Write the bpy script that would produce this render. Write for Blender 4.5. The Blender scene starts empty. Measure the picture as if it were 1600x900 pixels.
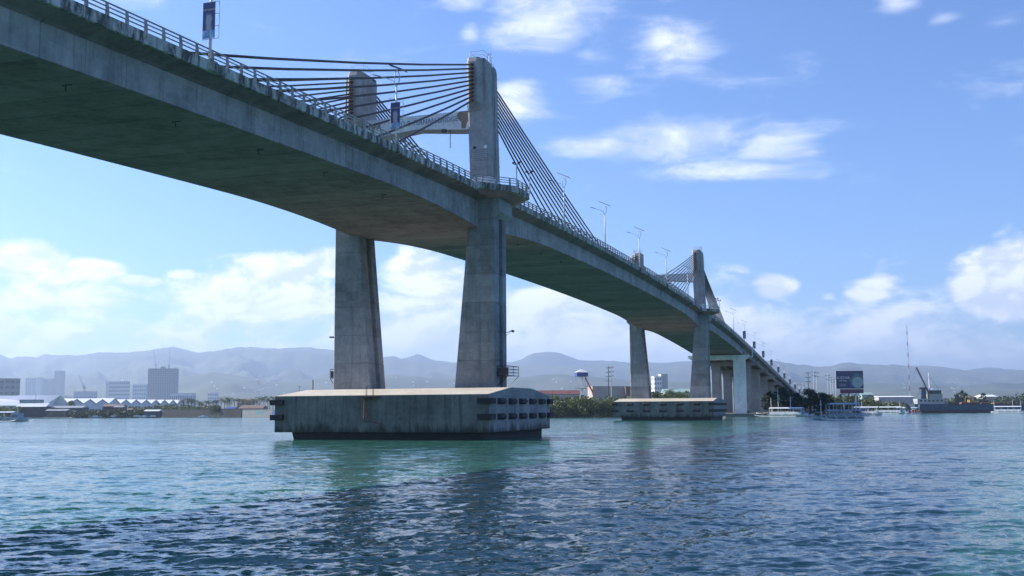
import bpy, math, random
import numpy as np
from mathutils import Vector, Matrix, noise as mnoise
R = math.radians
random.seed(7); rng = np.random.default_rng(7)
sc = bpy.context.scene
col = sc.collection

# ------------------------------------------------------------------ camera
FPX, PITCH, ROLL, CAMH = 1662.2, R(6.449), R(0.365), 3.73
cp, sp = math.cos(PITCH), math.sin(PITCH); cr, sr = math.cos(ROLL), math.sin(ROLL)
R0 = Vector((1, 0, 0)); U0 = Vector((0, -sp, cp)); FW = Vector((0, cp, sp))
CR = cr*R0 - sr*U0; CU = sr*R0 + cr*U0
cam_d = bpy.data.cameras.new('camera'); cam = bpy.data.objects.new('camera', cam_d); col.objects.link(cam)
cam_d.sensor_width = 36; cam_d.lens = 36*FPX/1600; cam_d.clip_start = 0.3; cam_d.clip_end = 60000
m3 = Matrix((CR, CU, -FW)).transposed()
cam.matrix_world = Matrix.Translation((0, 0, CAMH)) @ m3.to_4x4()
sc.camera = cam

# ------------------------------------------------------------------ sun, exposure, sky
THETA = R(18.707)                                  # bridge axis, clockwise from +Y
BX, BY = -12.45, 142.318                           # centre of the near main pier
SUN_PHI, SUN_EL = R(4), R(30.4)
sx = -math.cos(SUN_PHI)*math.cos(THETA) + math.sin(SUN_PHI)*math.sin(THETA)
sy = math.cos(SUN_PHI)*math.sin(THETA) + math.sin(SUN_PHI)*math.cos(THETA)
SUN_AZ = math.atan2(sx, sy)                        # clockwise from +Y
sun_vec = Vector((math.sin(SUN_AZ)*math.cos(SUN_EL), math.cos(SUN_AZ)*math.cos(SUN_EL), math.sin(SUN_EL)))
sl = bpy.data.lights.new('sun', 'SUN'); so = bpy.data.objects.new('sun', sl); col.objects.link(so)
sl.energy = 4.6; sl.angle = R(0.53); sl.color = (1.0, 0.95, 0.87)
so.rotation_euler = (-sun_vec).to_track_quat('-Z', 'Y').to_euler()
so.location = (0, 0, 300)
vs = sc.view_settings
vs.view_transform = 'Standard'; vs.look = 'None'; vs.exposure = 0.88; vs.gamma = 1.0; vs.use_curve_mapping = False
sc.cycles.use_denoising = True
sc.cycles.max_bounces = 6; sc.cycles.volume_bounces = 0; sc.cycles.caustics_reflective = False; sc.cycles.caustics_refractive = False
sc.cycles.sample_clamp_indirect = 6

def ray(u, v):
    x = (u-800)/FPX; y = -(v-450)/FPX
    return CR*x + CU*y + FW
def at(u, v, Y):                                   # point on the sight line of a photo pixel at forward distance Y
    d = ray(u, v); return Vector((0, 0, CAMH)) + d*(Y/d.y)
def atz(u, Y, z=0.0):                              # ground point under photo column u at distance Y
    d = ray(u, 640); return Vector((d.x*Y/d.y, Y, z))

world = bpy.data.worlds.new('World'); sc.world = world; world.use_nodes = True
wt = world.node_tree; wt.nodes.clear()
class NT:
    """tiny node helper"""
    def __init__(s, nt): s.nt = nt
    def n(s, t, **kw):
        nd = s.nt.nodes.new(t)
        for k, v in kw.items(): setattr(nd, k, v)
        return nd
    def l(s, a, b): s.nt.links.new(a, b)
    def put(s, sock, v):
        if isinstance(v, bpy.types.NodeSocket): s.l(v, sock)
        else: sock.default_value = v
    def m(s, op, a, b=None, c=None, clamp=False):
        nd = s.n('ShaderNodeMath', operation=op, use_clamp=clamp)
        for i, v in enumerate((a, b, c)):
            if v is not None: s.put(nd.inputs[i], v)
        return nd.outputs[0]
    def vm(s, op, a, b=None):
        nd = s.n('ShaderNodeVectorMath', operation=op)
        s.put(nd.inputs[0], a)
        if b is not None: s.put(nd.inputs[1], b)
        return nd.outputs['Value'] if op in ('LENGTH', 'DOT_PRODUCT') else nd.outputs[0]
    def noise(s, vec, scale, detail=4, rough=.55, dist=0.0):
        nd = s.n('ShaderNodeTexNoise'); s.put(nd.inputs['Vector'], vec)
        nd.inputs['Scale'].default_value = scale; nd.inputs['Detail'].default_value = detail
        nd.inputs['Roughness'].default_value = rough; nd.inputs['Distortion'].default_value = dist
        return nd.outputs['Fac']
    def mr(s, v, a, b, c=0.0, d=1.0, smooth=False):
        nd = s.n('ShaderNodeMapRange'); nd.interpolation_type = 'SMOOTHSTEP' if smooth else 'LINEAR'
        s.put(nd.inputs['Value'], v)
        for i, q in zip(range(1, 5), (a, b, c, d)): s.put(nd.inputs[i], q)
        return nd.outputs[0]
    def mix(s, f, a, b, blend='MIX'):
        nd = s.n('ShaderNodeMix', data_type='RGBA', blend_type=blend)
        s.put(nd.inputs['Factor'], f); s.put(nd.inputs['A'], a); s.put(nd.inputs['B'], b)
        return nd.outputs['Result']
def c4(c): return (c[0], c[1], c[2], 1.0)

W = NT(wt)
SKY_STRENGTH = 0.095
sky = W.n('ShaderNodeTexSky', sky_type='NISHITA', sun_disc=False)
sky.sun_elevation = SUN_EL; sky.sun_rotation = SUN_AZ; sky.altitude = 0; sky.air_density = 1.0; sky.dust_density = .45; sky.ozone_density = 2.5
tc = W.n('ShaderNodeTexCoord'); sep = W.n('ShaderNodeSeparateXYZ'); W.l(tc.outputs['Generated'], sep.inputs[0])
az = W.m('ARCTAN2', sep.outputs[0], sep.outputs[1]); el = W.m('ARCSINE', sep.outputs[2])
pos2 = W.n('ShaderNodeCombineXYZ'); W.l(az, pos2.inputs[0]); W.l(el, pos2.inputs[1])
pxy = W.vm('SCALE', pos2.outputs[0]); pxy.node.inputs['Scale'].default_value = 180/math.pi      # degrees
# clouds live on the sky, by azimuth / elevation in degrees: (az, el, half width, half height, weight)
def azel(u, v):
    d = ray(u, v); return math.degrees(math.atan2(d.x, d.y)), math.degrees(math.atan2(d.z, math.hypot(d.x, d.y)))
blobs = []
def blob(u, v, ru, rv, w): a, e = azel(u, v); blobs.append((a, e, ru/26.0, rv/26.0, w+.14))
for b in [(850, 40, 120, 62, .78), (930, 88, 70, 24, .62), (1050, 72, 95, 48, .85), (938, 134, 66, 24, .52), (812, 158, 56, 40, .9),
          (1085, 215, 180, 42, .78), (1210, 226, 95, 34, .74), (940, 226, 95, 22, .66), (1130, 268, 150, 22, .62), (920, 291, 28, 14, .5),
          (1213, 450, 42, 26, .82), (1360, 452, 58, 26, .76), (1292, 461, 22, 13, .55), (1590, 440, 90, 68, 1.7), (1540, 465, 50, 34, 1.0),
          (722, 2, 50, 24, .6), (735, 50, 22, 22, .5), (1402, 2, 34, 20, .5), (1476, 30, 30, 14, .46), (1568, 34, 46, 18, .5),
          (50, 410, 62, 36, 1.0), (140, 424, 60, 24, .95), (215, 440, 50, 14, .7), (30, 470, 80, 24, .6), (290, 430, 40, 12, .5),
          (440, 424, 100, 36, .85), (520, 410, 60, 34, .9), (640, 420, 80, 40, .72), (850, 470, 80, 40, .62), (950, 492, 50, 26, .7), (420, 470, 230, 62, .66), (90, 460, 170, 60, .62), (690, 460, 150, 75, .62), (900, 490, 130, 60, .56), (1450, 515, 170, 30, .40)]: blob(*b)
cov = None
for a, e, ra, re, w in blobs:
    q = W.vm('MULTIPLY', W.vm('SUBTRACT', pxy, (a, e, 0)), (1/ra, 1/re, 0))
    k = W.m('MULTIPLY', W.mr(W.vm('LENGTH', q), 1.25, 0.0, 0.0, 1.0, True), w)
    cov = k if cov is None else W.m('MAXIMUM', cov, k)
# a bank of far cumulus all round the horizon, thinning upward; stray wisps anywhere above
band = W.m('MULTIPLY', W.mr(el, R(8.6), R(3.2), 0.0, 1.0, True), .61)
band = W.m('MULTIPLY', band, W.mr(W.noise(W.vm('ADD', tc.outputs['Generated'], (3.1, .4, 0)), 2.3, 1, .5), .38, .60, 1.1, .9))
band = W.m('MULTIPLY', band, W.mr(az, R(5), R(13), 1.04, .80, True))
cov = W.m('MAXIMUM', cov, band)
dirv = tc.outputs['Generated']
strv = W.vm('MULTIPLY', dirv, (1, 1, 1.9))
warp = W.n('ShaderNodeTexNoise'); W.put(warp.inputs['Vector'], strv); warp.inputs['Scale'].default_value = 7; warp.inputs['Detail'].default_value = 3
wv = W.vm('ADD', strv, W.vm('MULTIPLY', W.vm('SUBTRACT', warp.outputs['Color'], (.5, .5, .5)), (.11, .11, .11)))
n1 = W.noise(wv, 13, 10, .62)
sunoff = W.vm('ADD', wv, tuple(sun_vec*0.016 + Vector((0, 0, .010))))
n2 = W.noise(sunoff, 13, 6, .62)
wispv = W.vm('ADD', W.vm('MULTIPLY', dirv, (1, 1, 3.6)), W.vm('MULTIPLY', W.vm('SUBTRACT', warp.outputs['Color'], (.5, .5, .5)), (.16, .16, .10)))
n3 = W.noise(wispv, 10, 10, .60)
high = W.mr(el, R(8.5), R(11.5), 0, 1)
nmix = W.m('ADD', W.m('MULTIPLY', n1, W.m('SUBTRACT', 1.0, high)), W.m('MULTIPLY', n3, high))
raw = W.m('ADD', cov, W.m('MULTIPLY', W.m('SUBTRACT', nmix, .5), W.mr(el, R(8.5), R(11.5), 1.75, 2.1)))
wisp = W.m('MULTIPLY', W.mr(W.noise(strv, 4.2, 6, .62), .60, .80, 0, 1, True), .30)
dens = W.m('MAXIMUM', W.mr(raw, W.mr(el, R(8), R(13), .22, .12), W.mr(el, R(8), R(13), .70, 1.20), 0.0, 1.0, True), W.m('MULTIPLY', wisp, W.mr(el, R(8), R(24), .2, 1)))
relief = W.m('SUBTRACT', n1, n2)                      # > 0 where the cloud thins towards the sun: the lit side
lit = W.m('MULTIPLY', W.mr(relief, -.12, .08, 0.0, 1.0, True), W.mr(el, R(2), R(7), .45, 1.0))
ccol = W.mix(lit, (5.4, 5.9, 7.4, 1), (8.7, 8.8, 9.2, 1))
dens = W.m('MULTIPLY', W.m('MULTIPLY', dens, W.mr(el, R(.5), R(3.5), .35, .84)), W.mr(el, R(8), R(13), 1.0, .84))
skyc = W.mix(1.0, sky.outputs[0], (0.63, 0.82, 1.17, 1), 'MULTIPLY')
final = W.mix(dens, skyc, ccol)
bg = W.n('ShaderNodeBackground'); W.l(final, bg.inputs[0]); bg.inputs[1].default_value = SKY_STRENGTH
wo = W.n('ShaderNodeOutputWorld'); W.l(bg.outputs[0], wo.inputs[0])
world.cycles.sampling_method = 'MANUAL'; world.cycles.sample_map_resolution = 1024

# ------------------------------------------------------------------ materials
MATS = {}
def base_mat(name):
    m = bpy.data.materials.new(name); m.use_nodes = True
    t = NT(m.node_tree); b = m.node_tree.nodes['Principled BSDF']
    MATS[name] = m
    return m, t, b
def plain(name, c, rough=.6, metal=0.0, var=.18, scale=1.5, bump=0.0):
    m, t, b = base_mat(name)
    g = t.n('ShaderNodeNewGeometry'); oi = t.n('ShaderNodeObjectInfo')
    n = t.noise(g.outputs['Position'], scale, 5, .6)
    k = t.m('ADD', t.mr(n, .25, .75, 1-var, 1+var), t.mr(oi.outputs['Random'], 0, 1, -var*.4, var*.4))
    mixn = t.vm('SCALE', (c[0], c[1], c[2])); t.put(mixn.node.inputs['Scale'], k)
    t.l(mixn, b.inputs['Base Color']); b.inputs['Roughness'].default_value = rough; b.inputs['Metallic'].default_value = metal
    if bump:
        bp = t.n('ShaderNodeBump'); bp.inputs['Strength'].default_value = bump; bp.inputs['Distance'].default_value = .03
        t.l(t.noise(g.outputs['Position'], scale*12, 4), bp.inputs['Height']); t.l(bp.outputs[0], b.inputs['Normal'])
    return m
def concrete(name, c, dark, streak=.5, blotch=.5, objvar=.14, patch=0.0, mould=0.0, rough=.85, tide=0.0):
    m, t, b = base_mat(name)
    g = t.n('ShaderNodeNewGeometry'); P = g.outputs['Position']; oi = t.n('ShaderNodeObjectInfo')
    big = t.noise(P, .22, 6, .62)
    fine = t.noise(P, 2.6, 7, .65)
    stv = t.vm('MULTIPLY', P, (1.0, 1.0, .055))
    st = t.noise(stv, 1.5, 6, .6, .3)
    colr = t.vm('SCALE', (c[0], c[1], c[2]))
    k = t.m('ADD', t.mr(big, .25, .75, 1-.34*blotch, 1+.30*blotch), t.mr(oi.outputs['Random'], 0, 1, -objvar, objvar))
    k = t.m('ADD', k, t.mr(fine, .25, .75, -.15, .15))
    k = t.m('ADD', k, t.mr(t.noise(P, .75, 7, .68), .3, .7, -.26*blotch, .2*blotch))
    if patch:                                         # formwork boards: faint tone steps and seams
        tcn = t.n('ShaderNodeTexCoord'); sp_ = t.n('ShaderNodeSeparateXYZ'); t.l(tcn.outputs['Object'], sp_.inputs[0])
        cv = t.n('ShaderNodeCombineXYZ'); t.l(t.m('ADD', sp_.outputs[1], sp_.outputs[0]), cv.inputs[0]); t.l(sp_.outputs[2], cv.inputs[1])
        br = t.n('ShaderNodeTexBrick'); t.l(cv.outputs[0], br.inputs['Vector'])
        br.inputs['Scale'].default_value = 1.0; br.inputs['Brick Width'].default_value = 2.4; br.inputs['Row Height'].default_value = 1.22
        br.inputs['Mortar Size'].default_value = .022; br.inputs['Color1'].default_value = (0, 0, 0, 1); br.inputs['Color2'].default_value = (1, 1, 1, 1)
        br.inputs['Mortar'].default_value = (.1, .1, .1, 1); br.inputs['Mortar Smooth'].default_value = .6; br.offset = .37
        bwn = t.n('ShaderNodeRGBToBW'); t.l(br.outputs['Color'], bwn.inputs[0])
        k = t.m('ADD', k, t.mr(bwn.outputs[0], 0, 1, -patch, patch))
    t.put(colr.node.inputs['Scale'], k)
    f = t.m('MULTIPLY', t.mr(st, .5, .78, 0, 1, True), streak)
    cc = t.mix(f, colr, c4(dark))
    if mould:
        mo = t.m('MULTIPLY', t.mr(t.noise(t.vm('MULTIPLY', P, (1, 1, .35)), 1.3, 8, .72), .42, .59, 0, 1, True), mould)
        cc = t.mix(mo, cc, (.018, .018, .016, 1))
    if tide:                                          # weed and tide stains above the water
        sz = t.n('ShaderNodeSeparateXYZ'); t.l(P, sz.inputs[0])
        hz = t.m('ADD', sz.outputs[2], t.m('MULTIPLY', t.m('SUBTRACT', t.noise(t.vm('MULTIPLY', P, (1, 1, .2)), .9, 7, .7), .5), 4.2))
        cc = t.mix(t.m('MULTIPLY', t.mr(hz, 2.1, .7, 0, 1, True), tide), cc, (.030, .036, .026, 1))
    t.l(cc, b.inputs['Base Color']); b.inputs['Roughness'].default_value = rough
    b.inputs['Specular IOR Level'].default_value = .25
    bp = t.n('ShaderNodeBump'); bp.inputs['Strength'].default_value = .35; bp.inputs['Distance'].default_value = .02
    t.l(fine, bp.inputs['Height']); t.l(bp.outputs[0], b.inputs['Normal'])
    return m
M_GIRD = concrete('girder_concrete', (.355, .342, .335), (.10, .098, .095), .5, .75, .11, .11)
M_SOFF = concrete('shade_toned_soffit_concrete', (.25, .19, .185), (.09, .08, .07), .25, .9, .17)  # unwashed concrete, with shade and a counter to green water bounce put into colour
M_LEG = concrete('pier_concrete', (.30, .302, .305), (.09, .092, .092), .5, .72, .19, .10)
M_PARA = concrete('parapet_concrete', (.52, .51, .47), (.10, .10, .09), .7, .8, .10, 0, .85)
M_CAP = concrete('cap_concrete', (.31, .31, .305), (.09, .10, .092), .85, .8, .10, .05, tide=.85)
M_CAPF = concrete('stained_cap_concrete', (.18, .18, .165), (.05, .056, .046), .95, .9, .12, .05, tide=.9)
M_ROOF = concrete('cap_top_concrete', (.56, .50, .41), (.30, .27, .22), .3, .5, .02)
M_PYL = concrete('pylon_concrete', (.38, .365, .355), (.12, .118, .115), .6, .8, .05, .03)
M_WHITE = concrete('white_painted_concrete', (.82, .81, .79), (.46, .39, .36), .4, .4, .04)
M_APP = concrete('approach_concrete', (.36, .35, .33), (.12, .12, .11), .5, .6, .10)
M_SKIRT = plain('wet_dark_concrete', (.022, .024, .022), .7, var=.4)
M_RUBBER = plain('black_rubber', (.016, .016, .017), .7, var=.3)
M_CABLE = plain('cable_sheath', (.022, .020, .022), .45, var=.2)
M_RAIL = concrete('railing_concrete', (.36, .36, .35), (.12, .12, .11), .6, .6, .1)
M_STEEL = plain('galvanised_steel', (.42, .43, .44), .4, .6, var=.15)
M_WPOLE = plain('white_pole_paint', (.70, .71, .72), .4, var=.08)
M_DSTEEL = plain('dark_steel', (.06, .06, .065), .5, .3)
M_SOLAR = plain('solar_panel_glass', (.015, .02, .045), .15)
M_RUST = plain('rusty_steel', (.14, .07, .045), .8, var=.4)
M_LETTER = plain('letter_blue_grey', (.20, .25, .36), .6)
M_DLETTER = plain('letter_dark', (.035, .035, .035), .7)
M_BROWN = plain('peeled_brown_patch', (.22, .18, .14), .9, var=.35, scale=4)
M_ASPH = plain('asphalt', (.05, .05, .052), .9)
M_WROOF = plain('pale_sheet_roof', (.70, .71, .73), .5, var=.12, scale=.12)
M_WALLW = plain('white_wall', (.78, .78, .78), .7, var=.12, scale=.3)
M_WALLG = plain('grey_wall', (.42, .42, .41), .8, var=.2, scale=.2)
M_WALLB = plain('beige_wall', (.42, .38, .33), .8, var=.12, scale=.2)
M_DARKWIN = plain('dark_window', (.03, .035, .045), .2)
M_FARWIN = plain('haze_grey_window', (.22, .23, .24), .4)  # far windows greyed in colour to stand in for haze
M_REDR = plain('red_roof', (.34, .06, .045), .6, var=.25, scale=.2)
M_RUSTR = plain('rusty_roof', (.20, .13, .10), .8, var=.4, scale=.4)
M_GREYR = plain('grey_tin_roof', (.30, .30, .31), .5, var=.3, scale=.3)
M_GREENR = plain('green_tin_roof', (.30, .42, .36), .5, var=.1)
M_DARKWALL = plain('dark_shed_wall', (.08, .085, .08), .8, var=.4, scale=.5)
M_GREENNET = plain('green_net', (.20, .40, .33), .8)
M_BLUE = plain('blue_paint', (.05, .09, .30), .5)
M_RED = plain('red_paint', (.45, .05, .04), .5)
M_ORANGE = plain('orange_paint', (.55, .16, .05), .5)
M_BOATW = plain('white_boat_paint', (.72, .73, .74), .4, var=.08)
M_BOATB = plain('blue_grey_canvas', (.30, .36, .48), .7, var=.15)
M_BOATG = plain('weathered_boat_paint', (.30, .38, .40), .6, var=.3)
M_HULL = concrete('rusty_blue_hull', (.075, .12, .17), (.10, .05, .035), .8, .8, .02)
M_BOOT = plain('rust_red_bottom', (.09, .035, .03), .8, var=.4)
M_TRUNK = plain('bark', (.10, .075, .055), .95, var=.3, bump=.3)
M_YEL = plain('yellow_machine_paint', (.40, .26, .06), .6)
def foliage(name, c, var=.5):
    m, t, b = base_mat(name)
    g = t.n('ShaderNodeNewGeometry'); oi = t.n('ShaderNodeObjectInfo')
    n = t.noise(g.outputs['Position'], .5, 4, .6)
    k = t.m('ADD', t.mr(n, .3, .7, 1-var, 1+var), t.mr(oi.outputs['Random'], 0, 1, -.15, .15))
    k = t.m('MULTIPLY', k, t.mr(g.outputs['Random Per Island'], 0, 1, .6, 1.4))
    s_ = t.vm('SCALE', c); t.put(s_.node.inputs['Scale'], k)
    t.l(s_, b.inputs['Base Color']); b.inputs['Roughness'].default_value = .6
    tr = t.n('ShaderNodeBsdfTranslucent'); t.l(s_, tr.inputs[0])
    mx = t.n('ShaderNodeMixShader'); mx.inputs[0].default_value = .3
    t.l(b.outputs[0], mx.inputs[1]); t.l(tr.outputs[0], mx.inputs[2])
    t.l(mx.outputs[0], m.node_tree.nodes['Material Output'].inputs[0])
    return m
M_LEAF = foliage('mangrove_leaf', (.10, .13, .035))
M_LEAFD = foliage('dark_leaf', (.040, .062, .022))
M_LEAFY = foliage('yellow_green_leaf', (.12, .14, .04))
M_PALM = foliage('palm_leaf', (.055, .085, .030))

# ------------------------------------------------------------------ mesh helpers
class MB:
    def __init__(s): s.v = []; s.f = []; s.mi = []; s.cur = 0
    def add(s, vs, fs):
        o = len(s.v); s.v += [tuple(p) for p in vs]; s.f += [tuple(i+o for i in f) for f in fs]; s.mi += [s.cur]*len(fs); return s
    def box(s, x0, x1, y0, y1, z0, z1):
        return s.add([(x0, y0, z0), (x1, y0, z0), (x1, y1, z0), (x0, y1, z0), (x0, y0, z1), (x1, y0, z1), (x1, y1, z1), (x0, y1, z1)],
                     [(0, 3, 2, 1), (4, 5, 6, 7), (0, 1, 5, 4), (1, 2, 6, 5), (2, 3, 7, 6), (3, 0, 4, 7)])
    def hexa(s, b, t):                                 # 4 bottom corners, 4 top corners
        return s.add(list(b)+list(t), [(0, 3, 2, 1), (4, 5, 6, 7), (0, 1, 5, 4), (1, 2, 6, 5), (2, 3, 7, 6), (3, 0, 4, 7)])
    def loft(s, rings, closed=True, caps=True):
        n = len(rings[0]); o = len(s.v)
        for r in rings: s.v += [tuple(p) for p in r]
        k = 0
        for i in range(len(rings)-1):
            for j in range(n if closed else n-1):
                a = o+i*n+j; b = o+i*n+(j+1) % n
                s.f.append((a, b, b+n, a+n)); k += 1
        if caps:
            s.f.append(tuple(o+j for j in reversed(range(n)))); s.f.append(tuple(o+(len(rings)-1)*n+j for j in range(n))); k += 2
        s.mi += [s.cur]*k; return s
    def tube(s, pts, r, n=6, caps=True):
        pts = [Vector(p) for p in pts]; rr = r if isinstance(r, (list, tuple)) else [r]*len(pts)
        rings = []
        for i, p in enumerate(pts):
            d = (pts[min(i+1, len(pts)-1)]-pts[max(i-1, 0)]).normalized()
            a = Vector((0, 0, 1)) if abs(d.z) < .9 else Vector((1, 0, 0))
            u = d.cross(a).normalized(); w = u.cross(d)
            rings.append([p+(u*math.cos(2*math.pi*k/n)+w*math.sin(2*math.pi*k/n))*rr[i] for k in range(n)])
        return s.loft(rings, True, caps)
    def prism(s, poly, axis, a, b):                    # polygon (2D) extruded along 'x','y' or 'z'
        def P(q, h): return {'x': (h, q[0], q[1]), 'y': (q[0], h, q[1]), 'z': (q[0], q[1], h)}[axis]
        return s.loft([[P(q, a) for q in poly], [P(q, b) for q in poly]])
    def obj(s, name, mat, parent=None, smooth=False):
        me = bpy.data.meshes.new(name); me.from_pydata(s.v, [], s.f)
        mats = mat if isinstance(mat, (list, tuple)) else [mat]
        for m in mats: me.materials.append(m)
        if len(mats) > 1: me.polygons.foreach_set('material_index', s.mi)
        if smooth: me.polygons.foreach_set('use_smooth', [True]*len(me.polygons))
        me.update()
        # consistent outward normals
        import bmesh
        bm = bmesh.new(); bm.from_mesh(me); bmesh.ops.recalc_face_normals(bm, faces=bm.faces); bm.to_mesh(me); bm.free()
        o = bpy.data.objects.new(name, me); col.objects.link(o)
        if parent is not None: o.parent = parent
        return o
def npmesh(name, V, F, mat, parent=None, smooth=False):
    me = bpy.data.meshes.new(name); V = np.asarray(V, np.float32); F = np.asarray(F, np.int32)
    k = F.shape[1]
    me.vertices.add(len(V)); me.vertices.foreach_set('co', V.ravel())
    me.loops.add(F.size); me.loops.foreach_set('vertex_index', F.ravel())
    me.polygons.add(len(F)); me.polygons.foreach_set('loop_start', np.arange(0, F.size, k, dtype=np.int32))
    me.update(calc_edges=True); me.materials.append(mat)
    if smooth: me.polygons.foreach_set('use_smooth', np.ones(len(F), bool))
    me.update()
    o = bpy.data.objects.new(name, me); col.objects.link(o)
    if parent is not None: o.parent = parent
    return o
def tag(o, label=None, cat=None, group=None, kind=None):
    if label: o['label'] = label
    if cat: o['category'] = cat
    if group: o['group'] = group
    if kind: o['kind'] = kind
    return o
def thing(name, label, cat, loc=(0, 0, 0), rz=0.0, group=None):
    o = bpy.data.objects.new(name, None); col.objects.link(o); o.location = loc; o.rotation_euler = (0, 0, rz); o.empty_display_size = .2
    return tag(o, label, cat, group)
def dup(o, parent=None, dloc=None):
    c = o.copy(); col.objects.link(c); c.parent = parent
    if dloc is not None: c.location = Vector(o.location)+Vector(dloc)
    for ch in list(o.children): dup(ch, c)
    return c
def text_mesh(name, body, size, mat, parent, M, extrude=.02, align='CENTER'):
    cu = bpy.data.curves.new(name, 'FONT'); cu.body = body; cu.size = size; cu.extrude = extrude; cu.align_x = align; cu.align_y = 'CENTER'
    cu.resolution_u = 2
    tmp = bpy.data.objects.new(name+'_tmp', cu); col.objects.link(tmp)
    dg = bpy.context.evaluated_depsgraph_get(); dg.update()
    me = bpy.data.meshes.new_from_object(tmp.evaluated_get(dg)); me.transform(M)
    bpy.data.objects.remove(tmp); bpy.data.curves.remove(cu)
    me.materials.clear(); me.materials.append(mat); me.name = name
    o = bpy.data.objects.new(name, me); col.objects.link(o); o.parent = parent
    return o

# ------------------------------------------------------------------ water
def graded(lims, d0, g, flat):
    out = [0.0]
    while out[-1] < lims:
        x = out[-1]; out.append(x+d0+g*max(0, x-flat))
    return np.array(out)
gx = graded(330, .105, .0066, 11)
tail = [gx[-1]*1.12**k for k in range(1, 24)]
gx = np.r_[gx, tail]; xs = np.r_[-gx[:0:-1], gx]
gy = graded(720, .082, .0056, 3)+19.0
ys = np.r_[[-2500, -1200, -600, -300, -150, -75, -38, -19, -8, 0, 6, 10, 13, 15.5, 17.3, 18.4], gy, [gy[-1]+15, gy[-1]+60, gy[-1]+200, gy[-1]+600, gy[-1]+1500]]
dxs = np.gradient(xs); dys = np.gradient(ys)
XX, YY = np.meshgrid(xs, ys)
ZZ = np.zeros_like(XX)
wr = np.random.default_rng(21)
# wind waves: spread of directions around a mean, steepness falling with wavelength
for k in range(64):
    lam = .30*(3.8/.30)**(k/63.0)*wr.uniform(.93, 1.07)
    th = wr.normal(R(-62), .62)
    kx, ky = math.cos(th)*2*math.pi/lam, math.sin(th)*2*math.pi/lam
    amp = .0080*lam*(1.0 if lam < .6 else (.6/lam)**1.0)
    fy = np.clip((lam/np.abs(dys)-2.4)/2.5, 0, 1); fx = np.clip((lam/np.abs(dxs)-2.0)/2.5, 0, 1)
    ph = wr.uniform(0, 6.28)
    w = np.sin(kx*XX+ky*YY+ph+.5*np.sin(.11*XX+.07*YY+k))
    w = w + .28*np.cos(2*(kx*XX+ky*YY+ph))              # slightly peaked crests
    ZZ += amp*w*fy[:, None]*fx[None, :]
nx, ny = len(xs), len(ys)
idx = np.arange(nx*ny).reshape(ny, nx)
F = np.stack([idx[:-1, :-1], idx[:-1, 1:], idx[1:, 1:], idx[1:, :-1]], -1).reshape(-1, 4)
m, t, b = base_mat('sea_water')
g = t.n('ShaderNodeNewGeometry'); P = g.outputs['Position']
b.inputs['IOR'].default_value = 1.333
lw = t.noise(t.vm('MULTIPLY', P, (.6, 1.5, 1)), .022, 4, .6)
body = t.mix(t.mr(lw, .35, .65), (.026, .112, .090, 1), (.042, .144, .108, 1))
t.l(body, b.inputs['Base Color'])
b.inputs['Roughness'].default_value = .09
cd = t.n('ShaderNodeCameraData')
gust = t.mr(t.noise(t.vm('MULTIPLY', P, (.30, 1.7, 1)), .03, 5, .62), .34, .68, .32, 1.5)
def slopes(vec, scale, detail, k):                     # random facet slopes, finer than the modelled waves
    nd = t.n('ShaderNodeTexNoise'); t.put(nd.inputs['Vector'], vec); nd.inputs['Scale'].default_value = scale; nd.inputs['Detail'].default_value = detail; nd.inputs['Roughness'].default_value = .6
    return t.vm('MULTIPLY', t.vm('SUBTRACT', nd.outputs['Color'], (.5, .5, .5)), (k, k, 0))
sl_ = t.vm('ADD', slopes(t.vm('MULTIPLY', P, (.8, 1.4, 1)), 4.6, 4, .82), slopes(t.vm('MULTIPLY', P, (.5, 1.5, 1)), .75, 5, 1.1))
sl_ = t.vm('SCALE', sl_); t.put(sl_.node.inputs['Scale'], gust)
nn = t.vm('NORMALIZE', t.vm('ADD', g.outputs['Normal'], sl_)); t.l(nn, b.inputs['Normal'])
M_WATER = m
water = npmesh('sea_water', np.stack([XX, YY, ZZ], -1).reshape(-1, 3), F, M_WATER, None, True)
tag(water, kind='structure')

# ------------------------------------------------------------------ land and hills
m, t, b = base_mat('land')
g = t.n('ShaderNodeNewGeometry'); P = g.outputs['Position']
lc = t.mix(t.mr(t.noise(P, .05, 6, .65), .4, .6), (.055, .075, .03, 1), (.15, .13, .10, 1))
t.l(lc, b.inputs['Base Color']); b.inputs['Roughness'].default_value = .95
M_LAND = m
shore = [(-20000, 2600), (-3000, 1300), (-800, 905), (-400, 745), (-273, 655), (-172, 580), (-130, 547), (-70, 492), (-20, 442), (18, 418), (60, 419), (76, 413),
         (124, 413), (136, 432), (150, 470), (176, 540), (232, 640), (320, 652), (520, 645), (3000, 900), (20000, 1800)]
mb = MB()
poly = shore+[(20000, 16000), (-20000, 16000)]
n = len(poly)
mb.v = [(x, y, 1.1) for x, y in poly]+[(x+0, y-1.2 if i < len(shore) else y, -2.0) for i, (x, y) in enumerate(poly)]
mb.f = [tuple(range(n))]+[(i, (i+1) % n, (i+1) % n+n, i+n) for i in range(n)]; mb.mi = [0]*len(mb.f)
ground = mb.obj('ground', M_LAND); tag(ground, kind='structure')

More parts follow.
